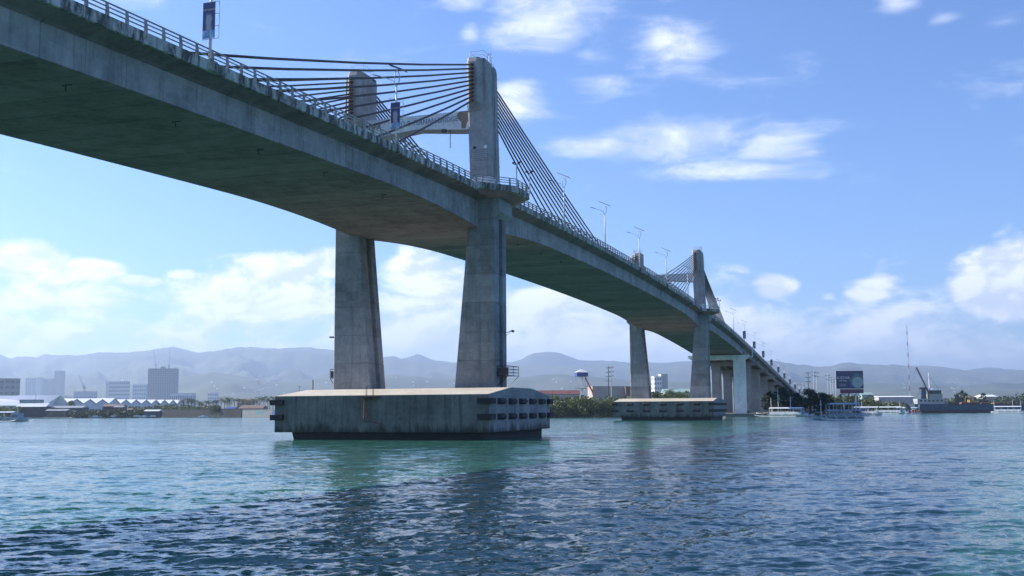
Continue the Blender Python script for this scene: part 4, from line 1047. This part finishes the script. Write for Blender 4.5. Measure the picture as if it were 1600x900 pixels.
for i, (u, v) in enumerate([(1250, 599), (1256, 600), (1243, 604)]): upole(u, 760+40*i, v, 1, 'thin far pole, %s behind the ramp end' % ordn[i])
# shore lamp
c = atz(467, 700, 1.1); o = thing('twin_street_light', 'slim twin-arm street light behind the large pile cap', 'street lamp', c)
H = hgt(603, 467, 700)-1.1; MB().tube([(0, 0, 0), (0, 0, H)], .15, 5).obj('pole', M_DSTEEL, o)
for sd in (-1, 1): MB().tube([(0, 0, H-.4), (sd*1.5, 0, H)], .12, 4).obj('lamp_arm', M_DSTEEL, o)
c = atz(488.5, 620, 1.1); o = thing('chimney_post', 'plain dark post behind the large pile cap', 'post', c); H = hgt(593.5, 488.5, 620)-1.1
MB().tube([(0, 0, 0), (0, 0, H)], [.36, .3], 6).obj('pole', M_DSTEEL, o)

# ---- billboard
BYd = 560.0
c = atz(1329.5, BYd, 1.1); zt = hgt(579.3, 1329.5, BYd)-1.1; zb_ = hgt(607.2, 1329.5, BYd)-1.1; wB = 42*BYd/FPX
bb = thing('billboard', 'big dark blue billboard with pale emblem and white lettering', 'billboard', c, -.05)
MB().box(-wB/2, wB/2, 0, 1.2, zb_, zt).obj('panel_box', M_STEEL, bb)
face = MB().box(-wB/2+.05, wB/2-.05, -.06, -.004, zb_+.05, zt-.05).obj('poster', plain('poster_navy', (.006, .022, .10), .4, var=.25, scale=.4), bb)
def flat(poly, name, mat, y=-.09): MB().prism(poly, 'y', y, y+.024).obj(name, mat, face)
M_PALEB = plain('poster_pale', (.32, .42, .40), .5, var=.1); M_MIDB = plain('poster_teal', (.09, .17, .16), .5, var=.2); M_LB = plain('poster_blue', (.03, .09, .20), .5)
cx, cz, rr = wB/2-3.0, zb_+3.6, 3.0
flat([(0, zb_+1.6), (2.6, zt-1.0), (wB/2-.1, zt-2.6), (wB/2-.1, zb_+4), (2.2, zb_+.3)], 'poster_shape', M_LB, -.085)
flat([(cx-4.6, cz+.9), (cx-.5, cz+4.0), (wB/2-.1, cz+2.6), (wB/2-.1, cz), (cx-2, cz-2.6)], 'poster_shape', M_MIDB, -.113)
flat([(cx+rr*.95*math.cos(a*math.pi/12), cz-.4+rr*math.sin(a*math.pi/12)*.95) for a in range(24)], 'poster_emblem', M_PALEB, -.14)
for a in range(7):
    an = math.pi*(.05+.15*a); flat([(cx+.7*math.cos(an-.1), cz-.8+.7*math.sin(an-.1)), (cx+2.2*math.cos(an), cz-.8+2.2*math.sin(an)), (cx+.7*math.cos(an+.1), cz-.8+.7*math.sin(an+.1))], 'emblem_ray', M_DARKWALL, -.168)
text_mesh('poster_lettering', 'NUSTAR', 2.0, M_BOATW, face, Matrix.Translation((-wB/2+3.4, -.12, zt-3.7)) @ Matrix.Rotation(R(90), 4, 'X'), .012)
text_mesh('poster_lettering', 'THE MALL', 1.05, M_WALLW, face, Matrix.Translation((-wB/2+3.5, -.12, zt-5.2)) @ Matrix.Rotation(R(90), 4, 'X'), .012)
for i in range(2): flat([(-wB/2+1.6, zb_+2.2-i*.8), (-wB/2+5.2, zb_+2.2-i*.8), (-wB/2+5.2, zb_+2.5-i*.8), (-wB/2+1.6, zb_+2.5-i*.8)], 'small_print', M_WALLG)
q = MB()
for i in range(12): q.tube([(-wB/2+1.4+i*.95, 1.0, zt), (-wB/2+1.4+i*.95, 1.0, zt+1.5)], .06, 4)
for z in (zt+.8, zt+1.5): q.tube([(-wB/2+1.2, 1.0, z), (wB/2-.8, 1.0, z)], .07, 4)
q.obj('top_catwalk', M_STEEL, bb)
MB().box(-wB/2+2.0, wB/2-.1, .1, .9, zb_-2.4, zb_-.25).obj('lower_banner', plain('magenta_banner', (.12, .03, .06), .5, var=.6, scale=.7), bb)
for x in (-3.4, 3.0): MB().tube([(x, .6, 0), (x, .6, zb_-2.38)], .35, 8).obj('post', M_STEEL, bb)
for x in (-2, 1, 4): MB().box(x-.9, x+.9, .2, .8, zb_-3.8, zb_-2.42).obj('walkway_sign', M_WALLW, bb)

# ------------------------------------------------------------------ quay, car, people
q = MB(); a0 = atz(1130, 412, 0); a1 = atz(1196, 409, 0)
q.hexa([(a0.x, 408, -1.5), (a1.x, 406, -1.5), (a1.x, 432, -1.5), (a0.x, 432, -1.5)], [(a0.x, 408, 1.15), (a1.x, 406, 1.15), (a1.x, 432, 1.15), (a0.x, 432, 1.15)])
o = q.obj('quay', concrete('quay_concrete', (.22, .21, .19), (.08, .08, .07), .5, .6), None); tag(o, kind='structure')
def car(label, p, rz, paint):
    o = thing('parked_car', label, 'car', p, rz)
    prof = [(-2.1, .35), (2.1, .35), (2.15, .75), (1.2, .95), (.6, 1.42), (-1.2, 1.46), (-1.9, .98), (-2.15, .8)]
    MB().prism(prof, 'y', -.85, .85).obj('body', paint, o)
    MB().prism([(-1.1, .98), (1.0, .98), (.52, 1.36), (-1.05, 1.38)], 'y', -.87, .87).obj('side_window', M_DARKWIN, o)
    for x in (-1.35, 1.35):
        for y in (-.86, .7): MB().prism([(x+.33*math.cos(a*math.pi/6), .33+.33*math.sin(a*math.pi/6)) for a in range(12)], 'y', y, y+.16).obj('wheel', M_RUBBER, o)
car('dark parked car on the quay beside the white portal pier', atz(1163, 419, 1.15), .1, M_DARKWALL)
def person(label, p, h, shirt, step=.0):
    me = bpy.data.meshes.new('person')
    J = [(0, 0, .95), (0, 0, 1.2), (0, 0, 1.42), (0, 0, 1.52), (0, 0, 1.66), (.2, 0, 1.40), (.26, .02, 1.12), (.25, -.06, .86), (-.2, 0, 1.40), (-.26, .02, 1.12), (-.25, -.04, .86), (.1, 0, .9), (.11, -.04-step, .5), (.11, -.02+step, .06), (-.1, 0, .9), (-.11, .02+step, .5), (-.11, .02-step, .06)]
    E_ = [(0, 1), (1, 2), (2, 3), (3, 4), (2, 5), (5, 6), (6, 7), (2, 8), (8, 9), (9, 10), (0, 11), (11, 12), (12, 13), (0, 14), (14, 15), (15, 16)]
    me.from_pydata(J, E_, []); o = bpy.data.objects.new('person', me); col.objects.link(o)
    md = o.modifiers.new('skin', 'SKIN'); rad = [.15, .15, .15, .06, .11, .07, .05, .04, .07, .05, .04, .1, .075, .055, .1, .075, .055]
    for v_, r_ in zip(me.skin_vertices[0].data, rad): v_.radius = (r_, r_*.8)
    me.skin_vertices[0].data[0].use_root = True
    o.modifiers.new('sub', 'SUBSURF').levels = 1
    m_, t_, b_ = base_mat('clothes'); tcn = t_.n('ShaderNodeTexCoord'); s_ = t_.n('ShaderNodeSeparateXYZ'); t_.l(tcn.outputs['Object'], s_.inputs[0])
    c_ = t_.mix(t_.mr(s_.outputs[2], .94, .96), (.03, .035, .06, 1), c4(shirt)); c_ = t_.mix(t_.mr(s_.outputs[2], 1.48, 1.5), c_, (.25, .14, .09, 1)); t_.l(t_.mix(t_.mr(s_.outputs[2], 1.69, 1.71), c_, (.01, .01, .01, 1)), b_.inputs['Base Color'])
    me.materials.append(m_); o.location = p; o.scale = (h/1.75,)*3
    return tag(o, label, 'person', 'people on the shore under the trees')
for i, (u, c_) in enumerate([(1255.5, (.6, .6, .62)), (1261, (.5, .12, .06)), (1263.5, (.35, .2, .15)), (1269.5, (.65, .68, .72)), (1274.5, (.5, .52, .55)), (1271.5, (.08, .15, .4))]):
    person(['person in a white shirt standing under the shore trees nearest the ramp', 'person in a red shirt under the shore trees', 'person in a brown shirt under the shore trees', 'person in a pale blue shirt under the shore trees', 'person in a grey shirt farthest along the tree shade', 'person in a blue shirt under the shore trees'][i], atz(u, 423, 1.1), 1.72, c_, .05*(i % 3))

# ------------------------------------------------------------------ boats
def banca(label, u, Y, L, rz, hullm, roofm, roof=(-.30, .30), rh=2.6, masts=(), cabin=None, decks=1, nose=.9, group=None, v=None, front=1):
    p = atz(u, Y, .0)
    o = thing('outrigger_boat', label, 'boat', p, rz, group)
    st = [-.5, -.42, -.25, 0, .25, .40, .47, .5]
    bw = [.25, .55, .8, .9, .75, .45, .2, .05]; sh = [.9, .85, .8, .8, .9, 1.15, 1.4, 1.6]
    rings = []
    for f, w_, h_ in zip(st, bw, sh):
        x = f*L*front; w2 = w_*L*.07; rings.append([(x, -w2, h_), (x, -w2*.75, .2), (x, 0, -.35 if abs(f) < .45 else .1), (x, w2*.75, .2), (x, w2, h_)])
    hl = MB().loft(rings).obj('hull', hullm, o, False)
    x0, x1 = roof[0]*L, roof[1]*L; wR = L*.075
    xs_ = np.linspace(x0+.3, x1-.3, 5)
    for dk in range(decks):
        z = .9+rh*(dk+1)
        sh_ = 0 if dk == 0 else L*.05
        MB().loft([[(x, -wR-.3, z-.12), (x, 0, z+.22), (x, wR+.3, z-.12), (x, wR+.3, z-.24), (x, 0, z+.1), (x, -wR-.3, z-.24)] for x in (x0+sh_, x1-sh_)]).obj('canopy', roofm, o)
        for x in xs_:
            for y in (-wR, wR): MB().tube([(x, y, .7+rh*dk), (x, y, z-.18)], .06, 5).obj('canopy_post', M_BOATW, o)
    for y in (-wR, wR): MB().box(x0+.2, x1-.2, y-.05, y+.05, .75, 1.75).obj('side_screen', hullm, o)
    for x in np.linspace(x0+1, x1-1, 4): MB().box(x-.25, x+.25, -wR*.8, wR*.8, 1.0, 1.35).obj('bench', M_BOATW, o)
    if cabin:
        a, b_ = cabin[0]*L, cabin[1]*L
        cb = MB().box(a, b_, -wR*.9, wR*.9, .7, .7+rh*.92).obj('cabin', cabin[2], o)
        for y in (-1, 1): MB().box(a+.4, b_-.4, min(y*wR*.9, y*(wR*.9+.03)), max(y*wR*.9, y*(wR*.9+.03)), 1.7, 2.4).obj('cabin_window', M_DARKWIN, cb)
    oy = L*.24
    for y in (-oy, oy):
        MB().tube([(-.36*L*front, y, .12), (.1*L*front, y, .10), (.34*L*front, y, .18), (.44*L*front, y, .55)], .16, 6).obj('outrigger_float', M_BOATW, o)
    for x in (-.28*L, -.08*L, .12*L, .3*L):
        MB().tube([(x*front, -oy, .3), (x*front, -oy*.5, 1.35), (x*front, oy*.5, 1.35), (x*front, oy, .3)], .07, 5).obj('outrigger_beam', M_BOATW, o)
    for f, h_ in masts:
        MB().tube([(f*L, 0, .7), (f*L, 0, h_)], [.11, .07], 5).obj('mast', M_BOATW, o)
        MB().tube([(f*L, -.9, h_*.8), (f*L, .9, h_*.8)], .05, 4).obj('spreader', M_BOATW, o)
    return o
banca('white passenger outrigger boat with solid cabin moored beside the quay', 1221, 404, 20, math.pi-.6, M_BOATW, M_BOATW, (-.42, .22), 2.3, ((-.18, 7.5), (-.30 + .36, 10), (.2, 7.0)), (-.42, -.24, M_BOATB), front=1)
banca('large grey outrigger boat with blue canvas roof and crowded deck', 1309, 292, 14.5, math.pi+.12, M_BOATG, M_BOATB, (-.42, .22), 1.75, ((.33, 5.4), (-.36, 6.0), (-.42, 5.8)), (-.44, -.3, M_BOATB), 2)
banca('white outrigger boat half hidden behind the grey one', 1352, 430, 13, math.pi-.6, M_BOATW, M_BOATW, (-.4, .35), 2.4, ((.1, 5.5),), (-.1, .15, M_BOATW))
banca('white outrigger boat with long flat canopy in front of the scrub', 1388, 505, 15, -.6, M_BOATW, M_BOATW, (-.42, .40), 2.3, ((.0, 6.2), (.35, 6.0)), (.28, .42, M_BOATB))
banca('small white outrigger boat at the bow of the barge', 1408, 520, 7, -.5, M_BOATW, M_BOATW, (-.3, .3), 1.9, ((.2, 4),))
banca('small boat with a red hull beside the barge bow', 1429, 525, 6.5, .0, M_RED, M_BOATW, (-.25, .2), 1.9, ((.35, 4.5),))
banca('white open outrigger boat moored in front of the barge hull', 1576, 500, 15.5, -.6, M_BOATW, M_BOATW, (-.40, .36), 2.2, ((-.40, 6.2), (.12, 6.0), (.34, 6.0)))
banca('white canopied outrigger boat at the far edge of the left water', 10, 400, 20, -.3, M_BOATG, M_BOATW, (-.48, .22), 2.6, ((.26, 5.2),), (.18, .34, M_BOATB))
def dinghy(label, u, Y, L, m_):
    o = thing('dinghy', label, 'boat', atz(u, Y, 0), random.uniform(-.4, .4), 'small boats drawn up along the shore')
    rings = []
    for f, w_, h_ in ((-.5, .5, .7), (-.2, .8, .6), (.2, .7, .65), (.5, .08, 1.0)): rings.append([(f*L, -w_, h_), (f*L, -w_*.6, .0), (f*L, 0, -.2), (f*L, w_*.6, 0), (f*L, w_, h_)])
    MB().loft(rings).obj('hull', m_, o); MB().box(-.2*L, .15*L, -.55, .55, .66, 1.25).obj('cuddy', M_BOATW, o)
for i, (u, Y, L, m_) in enumerate([(150, 572, 7, M_BOATG), (178, 562, 6, M_DARKWALL), (215, 556, 9, M_DARKWALL), (226, 552, 6, M_BOATG), (240, 548, 7, M_RUSTR), (318, 535, 5, M_BOATW), (1259, 408, 6, M_BOATW), (134, 580, 5, M_BOATG)]):
    dinghy(['grey dinghy below the warehouse gables', 'dark dinghy by the dark boat shed', 'long dark work boat near the low huts', 'grey dinghy beside the long work boat', 'brown dinghy at the start of the sea wall', 'lone white dinghy in front of the sea wall', 'white dinghy behind the moored passenger boat', 'small grey dinghy among the shore rubble'][i], u, Y, L, m_)

# ---- barge with rusty superstructure
BYg = 548.0; c = atz(1519, BYg, 0); k = BYg/FPX
bg_ = thing('barge', 'rusty blue cargo barge with wrecked deckhouse and black crane boom', 'barge', c, .02)
Lb = 196*k
hull = MB().prism([(-Lb/2+2.2, -1.0), (Lb/2-1, -1.0), (Lb/2, 3.9), (-Lb/2+18, 3.9), (-Lb/2+17, 4.5), (-Lb/2, 4.6)], 'y', -6, 6).obj('hull', M_HULL, bg_)
MB().prism([(-Lb/2+2.0, -1.02), (Lb/2-.9, -1.02), (Lb/2-.4, 1.3), (-Lb/2+1.2, 1.3)], 'y', -6.03, 6.03).obj('rusty_bottom', M_BOOT, hull)
for i in range(14): MB().box(-Lb/2+5+i*4.2, -Lb/2+5.35+i*4.2, -6.18, -6.035, 1.35, 3.8).obj('hull_rib', M_RUST if i % 3 == 0 else M_HULL, hull)
MB().box(-Lb/2+17, Lb/2-1, -6.05, 6.05, 3.904, 4.35).obj('deck_coaming', M_RUST, bg_)
X = lambda u: (u-1519)*k
d1 = MB().box(X(1430), X(1472), -3.5, 3.5, 4.61, 7.2).obj('deckhouse', M_WALLG, bg_)
for i in range(6): MB().box(X(1434)+i*2.1, X(1434)+i*2.1+1.1, -3.56, -3.51, 5.6, 6.6).obj('cabin_window', M_DARKWIN, d1)
MB().box(X(1451), X(1470), -2.8, 2.8, 7.21, 9.6).obj('second_deck', M_WALLB, bg_)
MB().box(X(1454), X(1469), -2.4, 2.4, 9.61, 11.4).obj('wheelhouse', M_DARKWALL, bg_)
MB().box(X(1453), X(1470), -2.9, 2.9, 11.41, 11.65).obj('wheelhouse_roof', M_WALLW, bg_)
MB().prism([(X(1438), 7.21), (X(1447), 7.21), (X(1446), 12.6), (X(1439.5), 12.6)], 'y', -1.5, 1.5).obj('funnel', M_HULL, bg_)
MB().box(X(1437), X(1447.5), -1.7, 1.7, 12.61, 13.0).obj('funnel_top', M_DARKWALL, bg_)
MB().tube([(X(1454.5), 0, 11.6), (X(1454.3), 0, 20.5)], [.5, .25], 6).obj('mast', M_WALLW, bg_)
MB().tube([(X(1453), 0, 18.6), (X(1456), 0, 18.6)], .15, 4).obj('spreader', M_WALLW, bg_)
q = MB()
for a in (-.45, .45): q.tube([(X(1453), a, 9.8), (X(1435), a, 23.3)], .28, 5)
q.tube([(X(1435), 0, 23.3), (X(1434), 0, 22.4), (X(1434), 0, 20.9)], .15, 4); q.obj('crane_boom', M_DARKWALL, bg_)
for pp_ in ([(X(1454.5), 0, 19), (X(1469), 0, 11.6)], [(X(1454.5), 0, 19), (X(1430), 0, 7)]): MB().tube(pp_, .07, 4).obj('stay_wire', M_DSTEEL, bg_)
for i in range(20): MB().box(X(1424)+i*.85, X(1424)+i*.85+.08, -5.9, -5.82, 4.61, 5.7).obj('rail_post', M_STEEL, bg_)
MB().tube([(X(1424), -5.86, 5.7), (X(1473), -5.86, 5.7)], .06, 4).obj('deck_rail', M_STEEL, bg_)
for i, (u, w_, h_) in enumerate([(1482, 3, 1.0), (1490, 2, .8), (1500, 4, 1.2), (1533, 3, .9), (1550, 4, .8)]): MB().hexa([(X(u), -3, 4.36), (X(u)+w_, -3, 4.36), (X(u)+w_, 1, 4.36), (X(u), 1, 4.36)], [(X(u)+.3, -2.6, 4.36+h_), (X(u)+w_-.4, -2.7, 4.36+h_*.7), (X(u)+w_-.3, .6, 4.36+h_), (X(u)+.2, .5, 4.36+h_*.8)]).obj('scrap_heap', M_RUST, bg_)
ex = thing('excavator', 'yellow brown excavator standing on the barge deck', 'excavator', (c.x+X(1521), c.y, 4.36), .02)
for y in (-1.3, .7): MB().prism([(-2, .0), (2, .0), (2.3, .4), (2, .85), (-2, .85), (-2.3, .4)], 'y', y, y+.6).obj('track', M_DARKWALL, ex)
MB().box(-2.3, 1.6, -1.4, 1.4, .95, 2.2).obj('engine_body', M_YEL, ex)
MB().prism([(-.2, 2.21), (1.5, 2.21), (1.2, 3.6), (-.1, 3.6)], 'y', -1.3, -.1).obj('cab', M_DARKWALL, ex)
MB().tube([(1.2, .4, 1.9), (-1.5, .4, 4.4), (-3.6, .4, 3.6)], .28, 5).obj('boom', M_YEL, ex); MB().tube([(-3.6, .4, 3.6), (-3.9, .4, 1.4)], .22, 5).obj('arm', M_YEL, ex); MB().box(-4.3, -3.4, -.1, .9, .7, 1.4).obj('bucket', M_RUST, ex)

# ------------------------------------------------------------------ vegetation
def leafcloud(clumps, n, size, seed):
    r = np.random.default_rng(seed); cl = np.array(clumps, float)
    vol = cl[:, 3]*cl[:, 4]*cl[:, 5]; pick = r.choice(len(cl), n, p=vol/vol.sum())
    d = r.normal(size=(n, 3)); d /= np.linalg.norm(d, axis=1)[:, None]
    rad = r.uniform(.45, 1.05, n)**.6
    c = cl[pick, :3]+d*rad[:, None]*cl[pick, 3:6]
    a = r.normal(size=(n, 3)); a /= np.linalg.norm(a, axis=1)[:, None]
    b = np.cross(a, r.normal(size=(n, 3))); b /= np.linalg.norm(b, axis=1)[:, None]
    s = size*r.uniform(.6, 1.4, n)[:, None]
    V = np.stack([c-a*s, c+b*s*.55, c+a*s, c-b*s*.55], 1).reshape(-1, 3)
    return V, np.arange(4*n).reshape(-1, 4)
def clumps_in(r, w, d, h, z0, n, cs):
    out = []
    for _ in range(n):
        a = r.uniform(0, 6.28); q = r.uniform(0, 1)**.5; zz = r.uniform(0, 1)
        k = math.sqrt(max(.05, 1-(zz*1.0)**2.2)); s = cs*r.uniform(.6, 1.2)
        out.append((q*k*math.cos(a)*w, q*k*math.sin(a)*d, z0+zz*h, s, s, s*.7))
    return out
tree_proto = {}
def tree(kind, label, u, Y, vtop, wpx, leafm, group=None, seed=1, n=2600):
    c = atz(u, Y, 1.0); H = hgt(vtop, u, Y)-1.0; w = wpx*Y/FPX/2
    r = random.Random(seed)
    o = thing(kind, label, 'tree', c, 0, group)
    tr = MB(); tr.tube([(0, 0, -.3), (.1, 0, H*.25), (-.1, .1, H*.5), (0, 0, H*.78)], [.04*H, .03*H, .022*H, .008*H], 7)
    for i in range(6):
        a = i*1.05+r.uniform(-.3, .3); z = H*r.uniform(.22, .5); tr.tube([(0, 0, z), (math.cos(a)*w*.35, math.sin(a)*w*.35, z+H*.18), (math.cos(a)*w*.7, math.sin(a)*w*.7, z+H*.3)], [.018*H, .012*H, .005*H], 5)
    tr.obj('trunk', M_TRUNK, o)
    cl = clumps_in(r, w*.9, w*.85, H*.74, H*.15, 46, w*.30)
    V, F_ = leafcloud(cl, n, max(.22, H*.030), seed)
    npmesh('crown', V, F_, leafm, o); return o
def palm(label, u, Y, vtop, group, seed, crown=1.0):
    c = atz(u, Y, 1.0); H = hgt(vtop, u, Y)-1.0; r = random.Random(seed)
    o = thing('palm_tree', label, 'palm tree', c, r.uniform(0, 6), group)
    lean = r.uniform(-.08, .08)*H; zt_ = H*.80
    MB().tube([(0, 0, -.3), (lean*.3, 0, zt_*.5), (lean, 0, zt_)], [.28, .2, .16], 6).obj('trunk', M_TRUNK, o)
    V, F_ = [], []
    L = H*.34*crown
    for i in range(15):
        a = i*2.4; el_ = r.uniform(-.25, 1.15); pts = []
        for k in range(6):
            f = k/5; rr_ = L*f*math.cos(el_*(1-f*.4)); z = zt_+L*(math.sin(el_)*f-.62*f*f); pts.append(Vector((lean+math.cos(a)*rr_, math.sin(a)*rr_, z)))
        sd = Vector((-math.sin(a), math.cos(a), 0))
        for k in range(5):
            for sgn in (-1, 1):
                for j in range(2):
                    p = pts[k]+(pts[k+1]-pts[k])*(j*.5); q = pts[k]+(pts[k+1]-pts[k])*(j*.5+.34)
                    wd = L*.24*(1-abs((k+j*.5)/5-.45)*1.3); tip = (p+q)/2+sd*sgn*wd+Vector((0, 0, -wd*.55))+(pts[k+1]-pts[k])*.5
                    n0 = len(V); V += [p, q, tip, tip]; V[-1] = (tip+p)/2+Vector((0, 0, .02)); F_.append((n0, n0+1, n0+2, n0+3))
    npmesh('crown', [tuple(v_) for v_ in V], F_, M_PALM, o); return o
G1 = 'palms and trees behind the sea wall'
pr = random.Random(3)
for i in range(26):
    u = 288+i*5.6+pr.uniform(-2, 2); v = 622 if i < 8 else 619
    palm('leafy coconut palm in the grove behind the sea wall', u, pr.uniform(600, 680), v+pr.uniform(-3.5, 4), G1, 40+i)
palm('ragged palm standing clear at the end of the warehouse', 299, 640, 620.5, G1, 5)
def thicket(name, label, u0, u1, Y0_, Y1_, vt, seed, leafm, n, base=.6, cs=2.2, cat='shrubs', var=.25):
    r = random.Random(seed); cl = []
    k = int((u1-u0)/1.6)
    for i in range(k*4):
        u = r.uniform(u0, u1); Y = r.uniform(Y0_, Y1_); vv = interp(vt, u) if isinstance(vt, list) else vt
        top = hgt(vv, u, Y); z = base+(top-base)*r.uniform(.05, 1.0)*(1-var*r.random())-cs*.4
        p = atz(u, Y); s = cs*r.uniform(.55, 1.25); cl.append((p.x, p.y, max(base, z), s, s, s*.75))
    V, F_ = leafcloud(cl, n, .42*(Y0_/420), seed)
    o = npmesh(name, V, F_, leafm); tag(o, label, cat, kind='stuff'); return o
thicket('mangrove_thicket', 'dense green mangroves along the bank between the two pile caps', 838, 1000, 416, 440, [(838, 622), (870, 618), (900, 620), (930, 617), (945, 620), (965, 619), (1000, 618)], 11, M_LEAF, 26000, .2, 1.7)
thicket('shore_scrub', 'low green scrub on the bank behind the white boats', 1335, 1424, 580, 640, [(1335, 622), (1360, 620), (1380, 626), (1424, 630)], 12, M_LEAFY, 12000, .6, 2.0)
thicket('shore_scrub', 'scrubby green growth along the left bank below the warehouse', 200, 345, 600, 640, [(200, 634), (270, 632), (300, 634), (345, 632)], 13, M_LEAF, 9000, 1.0, 1.8)
thicket('shore_scrub', 'rough grass and scrub at the foot of the pale sheds', -40, 30, 590, 625, 634, 14, M_LEAFY, 4000, 1.0, 1.5)
thicket('shore_scrub', 'dark shore growth between the sheds and the water', 110, 200, 575, 600, 640, 15, M_LEAFD, 4500, .6, 1.4)
thicket('tree_belt', 'distant dark tree belt behind the barge', 1470, 1680, 700, 780, [(1470, 622), (1500, 618), (1540, 622), (1570, 616), (1600, 614), (1680, 617)], 16, M_LEAFD, 9000, 1.0, 3.0)
thicket('tree_belt', 'green growth behind the far pile cap between the pier legs', 1010, 1112, 470, 500, [(1010, 612), (1030, 606), (1055, 611), (1080, 610), (1112, 612)], 17, M_LEAF, 9000, 1.0, 1.8)
thicket('tree_belt', 'green scrub around the power poles', 1280, 1345, 560, 600, [(1280, 618), (1310, 614), (1345, 616)], 18, M_LEAF, 8000, 1.0, 2.0)
tree('broad_tree', 'round bush tree below the first small gables', 111, 640, 625, 20, M_LEAFY, seed=21, n=1500)
tree('broad_tree', 'dense dark tree overhanging the sea wall', 338, 545, 632, 24, M_LEAFD, seed=22, n=1800)
tree('broad_tree', 'dark leafy tree under the approach ramp beside the piers', 1203, 426, 608, 28, M_LEAFD, seed=23)
tree('broad_tree', 'dark spreading tree in the shade of the approach ramp', 1226, 440, 603, 40, M_LEAFD, seed=24, n=3400)
tree('broad_tree', 'big round dark tree just past the end of the ramp', 1266, 432, 607, 48, M_LEAFD, seed=25, n=4200)
tree('broad_tree', 'dark tree leaning out beside the stout utility pole', 1287, 436, 612, 34, M_LEAFD, seed=26, n=2600)
tree('broad_tree', 'tree at the foot of the ramp behind the lamp row', 1246, 470, 612, 26, M_LEAFD, seed=27)
tree('broad_tree', 'big rounded dark tree rising behind the barge', 1503, 640, 606.5, 24, M_LEAFD, seed=28)
tree('broad_tree', 'smaller dark tree behind the excavator on the barge', 1537, 650, 612, 16, M_LEAFD, seed=29, n=1600)
tree('broad_tree', 'leafy tree behind the billboard foot', 1361, 640, 615, 22, M_LEAFD, seed=30, n=1600)
palm('palm with spread fronds between the far pier legs', 1047, 480, 604, None, 77, 1.2)
palm('short palm at the edge of the far pile cap', 1026, 476, 608, None, 78, 1.1)
palm('bright young palm at the bank beside the far pile cap', 970, 430, 616, None, 79, 1.3)
palm('small palm behind the moored white boat', 1217, 424, 627, None, 80, 1.0)
